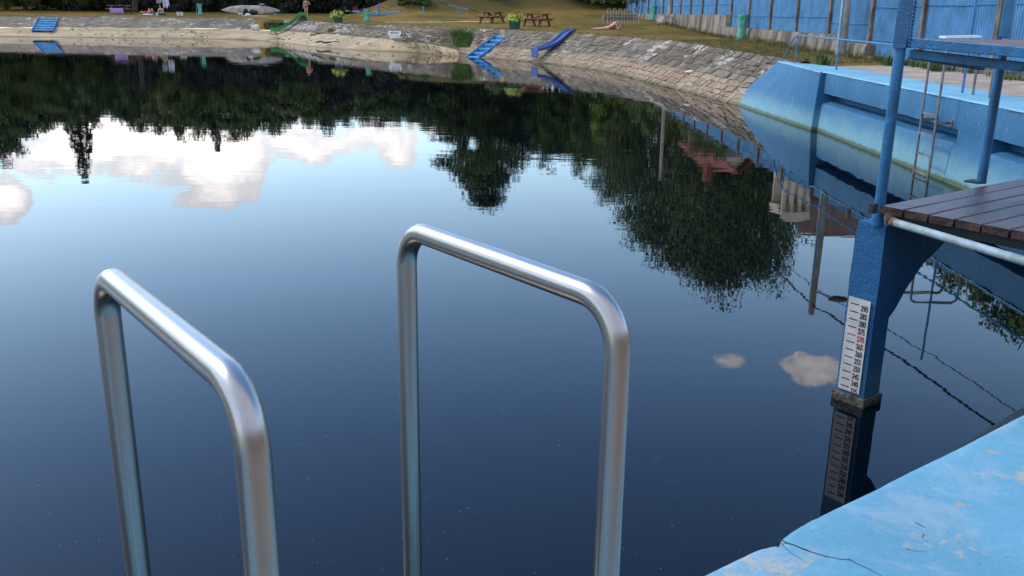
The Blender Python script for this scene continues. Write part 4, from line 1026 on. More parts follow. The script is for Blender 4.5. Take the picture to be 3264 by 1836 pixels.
m = MB(); q = far(968, 62, 78.2); m.prism([far(979, 68, 78.35), far(974, 52, 78.35), far(962, 49, 78.35), far(952, 56, 78.35), far(944, 70, 78.35)], V(0, -.02, 0)); m.build('support_plate', mat('grey_green_plate', (.12, .17, .11), .8, .2), s_g)
bp = [far(x, y, D) for x, y, D in [(1826, 98, 49.4), (1812, 102, 49.1), (1798, 112, 48.8), (1780, 129, 48.35), (1762, 141.5, 48.0), (1745, 150, 47.75), (1727, 156.5, 47.5), (1712, 159.5, 47.3), (1703, 160.5, 47.15)]]
slide('water_slide', 'violet blue plastic slide lying on the stone bank', bp, V(.436, -.9, 0), .78, SLIDE_B, .13)

# ------------------------------------------------------------------ sign on the bank
sc = far(1258, 105, 59.0); sn = thing('warning_sign', 'small white board lettered NEPLAVCI on the stone bank', 'sign', sc)
fx = V(.86, -.5, 0).normalized(); fn = V(-.5*1, -.86, .25).normalized(); fy = fn.cross(fx)*1
m = MB(); m.prism([sc+fx*.47+fy*.12, sc-fx*.47+fy*.12, sc-fx*.47-fy*.12, sc+fx*.47-fy*.12], fn*.015); m.build('board', WHITE, sn)
me = text_mesh('lettering', 'NEPLAVCI', .20, SIGNRED, sn, Matrix.Identity(4), .003, .80)
me.transform(Matrix(((fx.x, fy.x, fn.x, 0), (fx.y, fy.y, fn.y, 0), (fx.z, fy.z, fn.z, 0), (0, 0, 0, 1)))); me.transform(Matrix.Translation(fn*.024)); o = bpy.data.objects.new('lettering', me); COL.objects.link(o); o.parent = sn
m = MB(); m.prism([sc-fy*.1-fx*.4, sc-fy*.1+fx*.4, sc-fy*.55-fn*.12+fx*.4, sc-fy*.55-fn*.12-fx*.4], -fn*.06); m.build('backing', WHITE, sn)

# ------------------------------------------------------------------ lawn furniture
def place(px, py, D):
    if D > 70: p = far(px, py, D); p.z = ground_z(p.x, p.y); return p
    best = None                                          # where that sight line meets the ground, near the distance D
    for k in range(-12, 13):
        p = far(px, py, D*(1+.01*k)); z = ground_z(p.x, p.y); e_ = abs(z-p.z)+.004*abs(k)
        if best is None or e_ < best[0]: best = (e_, V(p.x, p.y, z))
    return best[1]
def picnic(loc, rz, label, L=1.5, grp='picnic tables'):
    r = thing('picnic_table', label, 'picnic table', loc, rz, grp)
    m = MB()
    for i in range(5): m.box((0, -.30+.15*i, .74), (L, .14, .075))
    m.build('table_top', PICNIC, r, local=True, bevel=.006)
    for s_ in (-1, 1):
        m = MB()
        for i in range(2): m.box((0, s_*(.66+.15*i), .45), (L, .14, .07))
        m.build('bench_seat', PICNIC, r, local=True, bevel=.006)
        m = MB(); x = s_*L*.33
        for t_ in (-1, 1): m.beam((x, t_*.72, 0), (x, t_*.24, .72), .08, .14)
        m.beam((x+.05, -.82, .40), (x+.05, .82, .40), .07, .13); m.beam((x, -.34, .69), (x, .34, .69), .045, .08)
        m.build('leg_frame', PICNIC, r, local=True)
    m = MB(); m.beam((-L*.33, 0, .42), (L*.33, 0, .66), .05, .08); m.build('cross_brace', PICNIC, r, local=True); return r
picnic(place(1568, 74, 59.5), R(-38), 'brown wooden picnic table, the farther one left of the green flower planter')
picnic(place(1711, 79, 52.5), R(-30), 'brown wooden picnic table, the nearer one right of the green flower planter', 1.6)
tb = picnic(place(386, 39, 88), R(3), 'dark brown wooden table and bench in the shade of the wood on the left', 2.1)
def towel(name, label, pts, mtl, n=8, drop=None):
    m = MB(); m.grid(pts); o = m.build(name, mtl, None, 180); s_ = o.modifiers.new('thick', 'SOLIDIFY'); s_.thickness = .012; return tag(o, label, 'towel')
tl0 = tb.location
towel('towel', 'lilac towel hung over the bench of the shaded table', [[tl0+V(-.62+1.25*i/8, -.98-.0+.03*math.sin(i*1.3)*(j > 2), .50 if j == 1 else .485 if j == 0 else .50-.16*(j-1)+.0*i-(.05 if i > 6 or i < 2 else 0)*(j > 3))+V(0, .2 if j == 0 else 0, 0) for i in range(9)] for j in range(5)], LILAC)
def planter(loc, label, s=1.0):
    r = thing('flower_planter', label, 'planter', loc, 0, 'green flower planters on the lawn'); 
    m = MB(); m.lathe([(.27, 0), (.30, .02), (.355, .50), (.385, .51), (.385, .56), (.35, .56), (.33, .50), (.0, .49)], (0, 0, 0), 20, cap=False); m.build('pot', PLANTER, r, 40, local=True)
    m = MB(); rn = random.Random(int(loc.x*10))
    for i in range(420):
        a = rn.uniform(0, 6.28); e_ = rn.uniform(.05, 1.35); L = rn.uniform(.2, .44); d = V(math.cos(a)*math.cos(e_), math.sin(a)*math.cos(e_), math.sin(e_)*.85)
        p = V(math.cos(a)*.2*rn.random(), math.sin(a)*.2*rn.random(), .52)+d*L*1.1+V(0, 0, -.1*math.cos(e_)); leaf_quad(m, p, rn.uniform(.05, .10), d+V(rn.gauss(0, .5), rn.gauss(0, .5), .6), rn)
    m.build('plant', LEAFY, r, local=True); r.scale = (s,)*3; return r
planter(place(1640, 92, 54.4), 'dark green pot of lime yellow leaves between the two picnic tables')
planter(place(1077, 71, 70.2), 'dark green pot of lime yellow leaves at the bank edge right of the green slide', 1.05)
def bagstand(loc, rz, label, h=1.0, slump=.0):
    r = thing('rubbish_bag_stand', label, 'rubbish bag', loc, rz, 'green rubbish bags on stands')
    m = MB(); m.tube([V(.2*math.cos(a), .2*math.sin(a), h) for a in [2*PI*k/16 for k in range(17)]], .012, 6)
    m.tube([V(-.2, .0, h), V(-.28, 0, .5*h), V(-.3, 0, 0)], .011, 6); m.tube([V(-.34, -.22, .012), V(-.3, 0, .012), V(.1, -.1, .012)], .012, 6); m.tube([V(-.05, -.2, h), V(-.1, -.22, 0)], .010, 6); m.build('stand', GALV, r, local=True)
    m = MB(); jit = lambda a, z: .10*math.sin(5*a+z*4)+.07*math.sin(9*a-z*7)
    prof = [(.10, .04), (.19, .03), (.21, .12), (.17, .30), (.165, .45), (.175, .6), (.19, .8), (.205, h-.02), (.218, h+.02), (.222, h-.05), (.215, h-.10)]
    m.lathe([(a*(1.0 if b_ > .2 else 1+slump), b_) for a, b_ in prof], (.02, 0, 0), 20, 0, jit); m.build('bag', BAG, r, 60, local=True); return r
bagstand(place(2362, 127, 40.6), .3, 'green rubbish bag on a metal stand, nearest the corrugated fence')
bagstand(place(2082, 57, 60.5), 0, 'slumped green rubbish bag on a stand beside the metal barrier', 1.0, .4)
bagstand(place(1170, 69, 69.5), .8, 'green rubbish bag on a stand in front of the roundabout', .92)
bagstand(place(637, 38, 87.5), .5, 'green rubbish bag on a stand in the dark shade of the wood', 1.0)
# roundabout
rb = place(1205, 39.5, 86.5); r = thing('roundabout', 'playground roundabout with a light blue post and arms and small red seats', 'roundabout', rb)
m = MB(); m.tube([V(0, 0, -.1), V(0, 0, 1.0)], .10, 12); m.build('post', CAROUSEL_B, r, 60, local=True)
for k in range(8):
    a = 2*PI*k/8+.2; d = V(math.cos(a), math.sin(a), 0); s_ = V(-d.y, d.x, 0)
    m = MB(); m.tube([d*.1+V(0, 0, .06), d*2.6+V(0, 0, .42)], .03, 6); m.tube([d*.1+s_*.08+V(0, 0, .10), d*1.8+V(0, 0, .50)], .02, 5); m.build('arm', CAROUSEL_B, r, 60, local=True)
    if k in (1, 2, 3, 4, 5): 
        m = MB(); m.tube([V(0, 0, .95), d*1.7+V(0, 0, .55)], .02, 5); m.build('stay', CAROUSEL_R, r, 60, local=True)
        c = d*2.75+V(0, 0, .45); st = MB(); st.box(c, (.42, .30, .05), a+PI/2); seat = st.build('seat', OFFWHITE, r, local=True)
        m = MB(); b0 = c+d*.14; m.tube([b0-s_*.2, b0-s_*.2+V(0, 0, .36), b0+s_*.2+V(0, 0, .36), b0+s_*.2], .016, 5); m.tube([b0-s_*.2+V(0, 0, .2), b0+s_*.2+V(0, 0, .2)], .014, 5); o = m.build('backrest', CAROUSEL_R, seat, local=True)
# seesaw
sw = place(1462, 38, 86); r = thing('seesaw', 'light blue tilted playground seesaw on the brown slope edge', 'seesaw', sw)
m = MB(); a, b_ = far(1402, 9, 86.4)-sw, far(1521, 36, 85.6)-sw; m.beam(a.lerp(b_, .22), a.lerp(b_, .78), .16, .06); m.build('beam', CAROUSEL_B, r, local=True)
for f0, f1 in ((0, .22), (.78, 1)):
    m = MB(); m.beam(a.lerp(b_, f0), a.lerp(b_, f1), .2, .06); m.build('seat', BARK, r, local=True)
mid = a.lerp(b_, .5); m = MB()
for t_ in (-1, 1): m.tube([V(t_*.27, -.15, 0), mid+V(t_*.05, 0, -.03), V(t_*.27, .15, 0)], .03, 6)
m.tube([V(-.27, -.15, .03), V(.27, -.15, .03)], .02, 6); m.build('trestle', CAROUSEL_B, r, local=True)
p = place(1350, 41, 85); m = MB(); m.lathe([(.1, 0), (.1, .12), (.075, .14), (.075, .45), (.09, .5), (.06, .57), (0, .58)], (0, 0, 0), 12, cap=False); o = m.build('hydrant_post', CAROUSEL_B, None, 40); o.location = p; tag(o, 'short light blue standing post on the grass left of the seesaw', 'post')
# concrete basin with a barrier
cb = place(1975, 50, 62); r = thing('concrete_basin', 'low dark concrete basin behind the metal barrier', 'basin', cb)
m = MB(); 
for c_, s_ in (((0, -.75, .17), (2.4, .12, .5)), ((0, .75, .17), (2.4, .12, .5)), ((-1.14, 0, .17), (.12, 1.38, .5)), ((1.14, 0, .17), (.12, 1.38, .5))): m.box(c_, s_)
m.build('rim', CONC, r, local=True, bevel=.01); m = MB(); m.box((0, 0, .1), (2.14, 1.36, .3)); m.build('inside', DARK, r, local=True)
mb_ = far(1985, 51, 60.6); r = thing('metal_barrier', 'thin grey metal hoop barrier leaning in front of the concrete basin', 'barrier', (mb_.x, mb_.y, ground_z(mb_.x, mb_.y)))
for k in range(6):
    x = -.95+.36*k; m = MB(); m.tube(fillet([V(x, -.02, .0), V(x-.02, .05, .96), V(x+.17, .05, .96), V(x+.19, -.02, 0)], .06, 4), .013, 6); m.build('hoop', GALV, r, 60, local=True)
m = MB(); m.tube([V(-.98, 0, .5), V(1.06, 0, .5)], .013, 6); m.build('rail', GALV, r, local=True)
# camp table by the stone footing
ct = place(2122, 83, 53.5); r = thing('folding_table', 'small low folding table with dark thin legs near the stone footing', 'table', ct, R(-12))
m = MB(); m.box((0, 0, .52), (.88, .42, .03)); m.build('table_top', mat('dark_green_top', (.05, .075, .06), .6, .2), r, local=True)
for x in (-.4, .4):
    m = MB(); m.tube([V(x, -.19, .5), V(x*1.05, -.22, 0)], .014, 6); m.tube([V(x, .19, .5), V(x*1.05, .22, 0)], .014, 6); m.tube([V(x*1.04, -.21, .08), V(x*1.04, .21, .08)], .011, 6); m.build('leg_frame', DARK, r, local=True)
towel('towel', 'white towel hanging off the small folding table', [[ct+V(-.42+.08*j*0-.04*max(0, k-2)+.0, 0, 0)+V(.06*i-.02*max(0, k-2), -.24 if k > 2 else -.24+.2*(2-k)*.5, .545 if k <= 2 else .545-.13*(k-2)) for i in range(6)] for k in range(6)], WHITECLOTH)

# ------------------------------------------------------------------ things in the shade of the wood
cn = place(800, 34, 91.5); r = thing('rowing_boat', 'long grey beige upturned canoe lying in front of the dark wood', 'boat', cn, R(-2))
m = MB(); rws = []
for i in range(25):
    f = -1+2*i/24; wdt = .50*(1-abs(f)**2.3)+.02; hgt = .72*(1-abs(f)**2.6)+.16; zb = .12+.28*f*f; rws.append([V(f*2.85, wdt*math.cos(a), zb-.08+(hgt-.1)*math.sin(a)) for a in [PI*k/10 for k in range(11)]])
m.grid(rws); m.build('hull', CANOE, r, 50, local=True)
m = MB(); m.tube([V(-2.85, 0, .35), V(-1.5, 0, .70), V(0, 0, .77), V(1.5, 0, .70), V(2.85, 0, .35)], .03, 6); m.build('keel', CANOE, r, local=True)
def lump(name, label, cat, loc, size, mtl, seed):
    m = MB(); m.ball((0, 0, size[2]*.45), (size[0]/2, size[1]/2, size[2]/2), 14, 9); o_ = V(seed, 0, 0)
    m.v = [v*(1+.25*noise.noise(v*4+o_)) for v in m.v]; m.v = [V(v.x, v.y, max(0, v.z)) for v in m.v]; o = m.build(name, mtl, None, 60); o.location = loc; return tag(o, label, cat)
c = cn
lump('bag', 'black rucksack standing before the upturned canoe', 'bag', place(783, 40, 89.6), (.5, .4, .62), BLACKCLOTH, 1)
lump('bag', 'dark slumped bag to the right of the rucksack', 'bag', place(806, 40, 89.5), (.9, .5, .5), BLACKCLOTH, 4)
lump('bag', 'blue cloth bag lying under the right tip of the canoe', 'bag', place(878, 36, 90.2), (.38, .3, .14), mat('blue_cloth', (.12, .18, .36), .9), 6)
lump('shirt', 'pale grey shirt lying over the canoe hull', 'shirt', far(835, 16, 91.2), (.6, .5, .14), GREYCLOTH, 8)
lump('shoe', 'white shoe on the grass, left one of two before the canoe', 'shoe', place(763, 36, 89.8), (.28, .2, .15), OFFWHITE, 9)
lump('shoe', 'cream shoe on the grass, right one of two before the canoe', 'shoe', place(771, 37, 89.7), (.24, .2, .13), OFFWHITE, 10)
bl = place(785, 43, 86.5); m = MB(); m.grid([[bl+V(-.4+.25*i, .35*j, .05+.03*noise.noise(V(i, j, 3))) for i in range(10)] for j in range(3)]); o = m.build('blanket', OFFWHITE, None, 180); o.modifiers.new('thick', 'SOLIDIFY').thickness = .05; tag(o, 'white blanket spread on the grass before the canoe', 'blanket')
lump('clothes', 'pinkish white heap of clothes on the white blanket', 'clothes', place(790, 42, 86.4), (.5, .3, .25), WHITECLOTH, 12)
for px, lab in ((568, 'white plastic bucket, left one of the pair on the shaded grass'), (579, 'white plastic bucket, right one of the pair on the shaded grass')):
    b_ = place(px, 43, 85.5); r = thing('bucket', lab, 'bucket', b_, 0, 'white buckets'); m = MB(); m.lathe([(.10, 0), (.12, .01), (.145, .27), (.155, .28), (.155, .30), (.14, .30), (.12, .04), (0, .03)], (0, 0, 0), 16, cap=False); m.build('pail', WHITE, r, 40, local=True)
    m = MB(); m.tube([V(.15*math.cos(a), .02, .29+.04*math.sin(a)) for a in [PI*k/8 for k in range(9)]], .006, 5); m.build('handle', GALV, r, local=True)
gr = place(500, 43, 86); 
def basin(px, lab, mtl, rad):
    b_ = place(px, 43, 86.3); m = MB(); m.lathe([(rad*.8, 0), (rad, .05), (rad*1.08, .2), (rad*1.0, .2), (rad*.8, .06), (0, .05)], (0, 0, 0), 18, cap=False); o = m.build('basin', mtl, None, 40); o.location = b_; tag(o, lab, 'basin')
basin(489, 'dark teal plastic basin between the two people in the shade', TEAL, .34); basin(516, 'green plastic basin in front of the seated person', GREENPL, .34)
b_ = place(500, 44, 85.6); m = MB(); m.lathe([(.10, 0), (.14, .2), (.15, .21), (.13, .2), (.09, .03), (0, .03)], (0, 0, 0), 14, cap=False); o = m.build('bowl', WHITE, None, 40); o.location = b_; tag(o, 'white bowl between the teal and the green basin', 'bowl')
lump('clothes', 'white and grey clothes spread on the grass left of the basins', 'clothes', place(472, 44, 85.8), (1.0, .5, .12), WHITECLOTH, 15)
# washing line with cloths
q0, q1 = far(478, -8, 88.5), far(560, -8, 88.5); 
for nm, x0, x1, y1, mt, lab in (('cloth', 497, 513, 9, GREYCLOTH, 'grey cloth hanging from a branch above the seated person'), ('cloth', 517, 535, 22, mat('pale_cloth', (.48, .48, .56), .95, .15), 'pale towel with ragged corners hanging from a branch over the basins')):
    a, b_ = far(x0, -10, 88.3), far(x1, -10, 88.3); lo_ = far(x0, y1, 88.3).z; m = MB(); rw = []
    for k in range(9):
        f = k/8; rw.append([a.lerp(b_, i/8)+V(0, .05*math.sin(i*1.9), 0)+V(.1*f*math.sin(i), 0, 0)+V(0, 0, (lo_-a.z)*f*(1+.25*math.sin(i*2.4)*(f > .7))) for i in range(9)])
    m.grid(rw); o = m.build(nm, mt, None, 180); o.modifiers.new('thick', 'SOLIDIFY').thickness = .01; tag(o, lab, 'cloth')
tt = place(431, 37, 91); m = MB(); m.tube([tt-V(0, 0, .3), tt+V(.05, 0, 1), tt+V(0, 0, 3.5)], [.3, .24, .2], 10); o = m.build('tree_trunk', BARK, None, 60); tag(o, 'dark bare tree trunk right of the shaded table', 'tree trunk')

# ------------------------------------------------------------------ white stones, drain pipe on the bank
for px, py, D, s_, lab in [(815, 93, 78.5, (.75, .4, .5), 'white lump of mortar at the end of the far bank'), (2200, 224, 31.8, (.42, .3, .12), 'pale broken stone below the dark drain pipe on the bank')]:
    lump('stone', lab, 'stone', far(px, py, D)-V(0, 0, .1), s_, OFFWHITE, px)
a, b_ = far(2214, 217, 31.9), far(2246, 206, 32.6); m = MB(); m.tube([a, a.lerp(b_, .5)+V(0, 0, .02), b_], .045, 10); o = m.build('drain_pipe', DARK, None, 60); tag(o, 'short dark drain pipe sticking out of the stone bank', 'pipe')

# ------------------------------------------------------------------ street lamps, cables and houses behind the fence
POLE = mat('pale_concrete', (.34, .31, .26), .9, .2, 2)
def lamp(px, py, D, label, arm):
    t_ = mirror(px, py, D); zg = ground_z(min(t_.x, 11.5), t_.y); r = thing('street_lamp', label, 'street lamp', (t_.x, t_.y, zg), 0, 'concrete lamp posts')
    m = MB(); m.tube([V(0, 0, -.3), V(0, 0, t_.z-zg)], [.15, .10], 12); m.build('pole', POLE, r, 60, local=True)
    h = t_.z-zg; m = MB(); m.tube([V(0, 0, h-.75), arm*.5+V(0, 0, h-.62)], .03, 6); m.build('arm', GALV, r, local=True)
    m = MB(); m.ball(arm*.78+V(0, 0, h-.56), (.34, .16, .10), 12, 8); m.build('lamp_head', CONC, r, 60, local=True); return V(t_.x, t_.y, t_.z)
L1 = lamp(2585, 1003, 27.5, 'tall concrete street lamp behind the near part of the blue fence', V(1, -.1, 0))
L2 = lamp(2104, 572, 62, 'farther concrete street lamp beyond the lawn end of the blue fence', V(.9, 0, 0))
def cable(name, label, a, mid, c, r):
    pts = []
    for k in range(40):
        f = k/39; p = a.lerp(mid, f*2) if f < .5 else mid.lerp(c, f*2-1); sag = .35*(1-(4*(f % .5)-1)**2); pts.append(p-V(0, 0, sag))
    m = MB(); m.tube(pts, r, 6); tag(m.build(name, DARK, None, 60), label, 'cable')
def refl_at_height(px, py, h):
    d = ray(px, py); t_ = (-h-EYE)/d.z; return V(d.x*t_, d.y*t_, h)
r1, r2 = refl_at_height(3105, 1382, L1.z-.2), refl_at_height(3180, 1372, L1.z+.3)
cable('power_cable', 'thick black power cable slung from the near lamp pole', L2+V(0, 0, -.3), L1+V(0, 0, -.3), L1+(r1-L1)*1.8, .030)
cable('power_cable', 'thinner black power cable slung above the thick one', L2+V(0, 0, -.1), L1+V(0, 0, .0)+V(.15, 0, -.75), L1+(r2-L1)*1.8, .014)
def house(name, label, c, size, rz, hz, roofm, chim=False):
    zg = 1.5; r = thing(name, label, 'house', (c[0], c[1], zg), rz); x, y = size[0]/2, size[1]/2
    m = MB(); m.box((0, 0, hz/2-.5), (size[0], size[1], hz+1)); m.prism([(-x, -y, hz), (-x, y, hz), (-x, 0, hz+y*.8)], (size[0], 0, 0)); m.build('wall', HOUSE, r, local=True)
    m = MB(); o_ = .45; rf = hz+y*.8
    for s_ in (-1, 1):
        m.prism([(-x-o_, s_*(y+o_), hz-.8*o_+.12), (-x-o_, 0, rf+.12), (-x-o_, 0, rf+.28), (-x-o_, s_*(y+o_), hz-.8*o_+.28)], (size[0]+2*o_, 0, 0))
    rr_ = m.build('roof', roofm, r, local=True)
    if chim: m = MB(); m.box((x*.5, y*.2, rf+.4), (.42, .42, 1.6)); m.build('chimney', roofm, rr_, local=True)
    for wx in (-.5, 0, .5):
        for wz in ((1.2,) if hz < 4 else (1.3, 4.0)):
            m = MB(); m.box((wx*size[0]*.9/1.0*.75, -y-.01, wz), (1.0, .08, 1.2)); w_ = m.build('window', WHITE, r, local=True)
            m = MB(); m.box((wx*size[0]*.675, -y-.035, wz), (.84, .06, 1.04)); m.build('pane', GLASSDARK, w_, local=True)
            m = MB(); m.box((-x-.01, wx*size[1]*.6, wz), (.08, 1.0, 1.2)); w_ = m.build('window', WHITE, r, local=True)
            m = MB(); m.box((-x-.035, wx*size[1]*.6, wz), (.06, .84, 1.04)); m.build('pane', GLASSDARK, w_, local=True)
    return r
hs = house('villa', 'cream rendered house with a brown roof and a balcony behind the near blue fence', (18.4, 47.2), (5.6, 5.0), R(-14), 5.0, ROOF_B)
m = MB(); DB = 43; bal = mirror(2534, 575, DB); bz = bal.z; bt = mirror(2540, 672, DB).z; ga = mirror(2545, 706, DB).z; bal.z = 0
m.box(bal+V(.1, .8, bz/2+.2), (1.25, 2.0, bz-.4)); m.box(bal+V(.1, .8, bt+.12), (1.35, 2.2, .3))
for k in range(4): m.box(bal+V(-.48+.38*k, -.1, (bz+bt)/2), (.15, .2, bt-bz+.1))
m.box(bal+V(.1, .12, bz+.25*(bt-bz)), (1.1, .1, .3)); m.box(bal+V(.74, .9, (bz+bt)/2), (.1, 2.0, bt-bz+.1)); m.box(bal+V(.1, 1.75, (bz+bt)/2), (1.2, .1, bt-bz+.1)); pr_ = bal+V(.1, -.3, bt+.27); m.prism([pr_+V(-.72, 0, 0), pr_+V(.72, 0, 0), pr_+V(0, 0, ga-bt-.2)], V(0, 2.2, 0))
o = m.build('balcony', HOUSE); o.parent = hs; o.matrix_parent_inverse = (Matrix.Translation(hs.location) @ Matrix.Rotation(hs.rotation_euler.z, 4, 'Z')).inverted()
print('BAL', bz, bt, ga)
p_ = mirror(2298, 562, 56); house('villa', 'small house with a red tiled roof among the trees behind the far fence', (p_.x+.4, 58.5), (3.2, 2.8), R(115), p_.z-1.5-1.12-.28, ROOF_R, True)

# ------------------------------------------------------------------ specks drifting on the water
rn = random.Random(77); m = MB()
for i in range(420):
    px, py = rn.uniform(0, 2700), rn.choice([rn.uniform(1150, 1836), rn.uniform(700, 1836)]); p = at(px, py, .0015)
    s_ = rn.uniform(.003, .008)*(.6+p.y*.10); a = rn.uniform(0, 3.1); d = V(math.cos(a), math.sin(a), 0); q = V(-d.y, d.x, 0)
    k = rn.random()
    if k < .6: m.add([p-d*s_*.6, p-q*s_*.3, p+d*s_*.6, p+q*s_*.3], [(0, 1, 2, 3)])
    else:
        for j in range(rn.randint(2, 4)):
            o_ = p+d*rn.uniform(-4, 4)*s_+q*rn.uniform(-1, 1)*s_; e_ = V(rn.uniform(-1, 1), rn.uniform(-.6, .6), 0)*s_*1.6; m.add([o_, o_+e_*.5+q*s_*.12, o_+e_], [(0, 1, 2)])
kind(m.build('floating_specks', mat('floating_fluff', (.30, .31, .32), .9, .3)), 'stuff')
# ------------------------------------------------------------------ people
def capsule(m, a, b, ra, rb, n=12):
    a, b = Vector(a), Vector(b); m.tube([a, a.lerp(b, .33), a.lerp(b, .67), b], [ra, ra*.67+rb*.33, ra*.33+rb*.67, rb], n); m.ball(a, ra, n, 8); m.ball(b, rb, n, 8)
def hand(m, wr, d, palm_n, side, curl=.35):
    d = d.normalized(); s = d.cross(palm_n).normalized(); m.tube([wr, wr+d*.05, wr+d*.085], [.024, .036, .032], 10, flat=.55)
    for k, L in enumerate((.070, .080, .074, .058)):
        b0 = wr+d*.08+s*(-.028+.019*k); c = d*math.cos(curl)+palm_n*math.sin(curl); e = d*math.cos(curl*2)+palm_n*math.sin(curl*2)
        m.tube([b0-d*.015, b0+d*L*.25, b0+c*L*.65, b0+c*L*.65+e*L*.35], [.0095, .009, .0085, .006], 7)
    t0 = wr+d*.025-s*side*.026; m.tube([t0, t0-s*side*.03+d*.022, t0-s*side*.036+d*.058], [.012, .0105, .008], 7)
def head(m, c, face, up_, s=1.0):
    face = face.normalized(); up_ = (up_-face*up_.dot(face)).normalized(); sd_ = up_.cross(face); rot = Matrix((sd_, face, up_)).transposed()
    m.ball(c+up_*.02, (.073*s, .092*s, .105*s), 16, 12, rot=rot); m.ball(c-up_*.055+face*.022, (.055*s, .062*s, .062*s), 14, 10, rot=rot)
    m.tube([c+face*.085+up_*.02, c+face*.108-up_*.022, c+face*.088-up_*.03], [.009, .015, .011], 8)
    for k in (-1, 1): m.ball(c+sd_*k*.074-face*.005, (.012, .026, .034), 10, 7, rot=rot)
    return rot, sd_, face, up_
def solid(m, name, mtl, parent, voxel):
    o = m.build(name, mtl, parent, 180, local=True)
    r = o.modifiers.new('join', 'REMESH'); r.mode = 'VOXEL'; r.voxel_size = voxel; r.use_smooth_shade = True
    s = o.modifiers.new('relax', 'SMOOTH'); s.iterations = 2; s.factor = .5
    return baked(o, None)
def person(label, loc, rz, J, skin, voxel=.008):
    """J: joints in the figure's own frame; the body is one continuous skin"""
    r = thing('person', label, 'person', loc, rz); m = MB(); g = {k: Vector(v) for k, v in J.items() if not isinstance(v, str)}
    capsule(m, g['pelvis'], g['waist'], .105, .10); capsule(m, g['waist'], g['chest'], .10, .115)
    for s in 'lr':
        capsule(m, g['hip_'+s], g['pelvis'].lerp(g['hip_'+s], .4), .098, .10); capsule(m, g['chest'], g['sh_'+s], .10, .058)
        capsule(m, g['hip_'+s].lerp(g['waist'], .2), g['chest'].lerp(g['sh_'+s], .45), .085, .085)
        capsule(m, g['sh_'+s], g['el_'+s], .050, .036); capsule(m, g['el_'+s], g['wr_'+s], .037, .024)
        capsule(m, g['hip_'+s], g['kn_'+s], .092, .055); capsule(m, g['kn_'+s], g['kn_'+s].lerp(g['an_'+s], .35), .054, .056); capsule(m, g['kn_'+s].lerp(g['an_'+s], .35), g['an_'+s], .056, .034)
        capsule(m, g['an_'+s], g['to_'+s], .038, .024); m.ball(g['an_'+s].lerp(g['to_'+s], -.28), .032, 10, 7)
        hand(m, g['wr_'+s], g['hd_'+s]-g['wr_'+s], g.get('pn_'+s, V(0, 1, 0)), 1 if s == 'l' else -1)
    capsule(m, g['chest'].lerp(g['neck'], .4), g['head'], .058, .05)
    rot, sd_, fc, up_ = head(m, g['head'], g['face'], g['crown'])
    solid(m, 'body', skin, r, voxel)
    m = MB(); 
    for k in (-1, 1): m.ball(g['head']+sd_*k*.031+fc*.083+up_*.018, (.013, .008, .008), 8, 6)
    m.build('eyes', DARK, r, 180, local=True)
    m = MB(); m.tube([g['head']-sd_*.024+fc*.086-up_*.062, g['head']+fc*.094-up_*.060, g['head']+sd_*.024+fc*.086-up_*.062], [.004, .008, .004], 6); m.build('lips', PINKCLOTH, r, 180, local=True)
    return r, g, (rot, sd_, fc, up_)
def hair(r, g, fr, long=False, bun=False):
    rot, sd_, fc, up_ = fr; m = MB(); c = g['head']; m.ball(c+up_*.035-fc*.018, (.084, .095, .102), 16, 12, rot=rot)
    m.ball(c-fc*.05-up_*.02, (.074, .055, .09), 14, 10, rot=rot)
    if bun: m.ball(c-fc*.10+up_*.06, .045, 10, 8)
    if long: m.ball(c-fc*.06-up_*.11, (.07, .04, .10), 12, 8, rot=rot)
    solid(m, 'hair', HAIR, r, .012)
def bikini(r, g, mtl, front):
    m = MB(); c = g['chest']; ax = (g['chest']-g['waist']).normalized(); lat = (g['sh_r']-g['sh_l']).normalized(); f = lat.cross(ax).normalized()
    if f.dot(front) < 0: f = -f
    for k in (-1, 1): m.ball(c-ax*.035+lat*k*.075+f*.088, .052, 12, 9)
    m.tube([c-ax*.05+lat*(.155*math.cos(a))+f*(.118*math.sin(a)) for a in [2*PI*k/28 for k in range(29)]], .013, 7, cap=False)
    m.build('bikini_top', mtl, r, 60, local=True)
    m = MB(); p = g['pelvis']; ax = (g['waist']-g['pelvis']).normalized(); lat = (g['hip_r']-g['hip_l']).normalized(); f = lat.cross(ax)
    m.tube([p+ax*.035+lat*(.188*math.cos(a))+f*(.112*math.sin(a)) for a in [2*PI*k/28 for k in range(29)]], .016, 7, cap=False)
    m.ball(p-ax*.03+f*.035, (.10, .088, .085), 14, 10); m.ball(p-ax*.03-f*.035, (.11, .092, .09), 14, 10)
    solid(m, 'bikini_bottom', mtl, r, .010)
# woman standing behind the green slide, hand on her hip
pl = place(977, 55, 85.3)
J = dict(pelvis=(0, 0, .90), waist=(.01, 0, 1.05), chest=(.01, 0, 1.24), neck=(.0, 0, 1.40), head=(-.01, -.015, 1.53), face=(-.25, -1, -.12), crown=(0, 0, 1),
         sh_l=(-.165, 0, 1.33), el_l=(-.215, .02, 1.06), wr_l=(-.25, -.05, .83), hd_l=(-.26, -.08, .74), pn_l=(1, 0, 0),
         sh_r=(.175, 0, 1.33), el_r=(.345, .02, 1.12), wr_r=(.15, -.13, 1.06), hd_r=(.06, -.16, 1.05), pn_r=(0, 1, 0),
         hip_l=(-.085, 0, .86), kn_l=(-.09, -.02, .47), an_l=(-.085, .02, .08), to_l=(-.10, -.15, .03),
         hip_r=(.085, 0, .86), kn_r=(.09, -.03, .47), an_r=(.09, .02, .08), to_r=(.12, -.15, .03))
r, g, fr = person('woman in a dark bikini standing with one hand on her waist behind the green slide', pl, 0, J, SKIN)
hair(r, g, fr, bun=True); bikini(r, g, BLACKCLOTH, V(0, -1, 0))
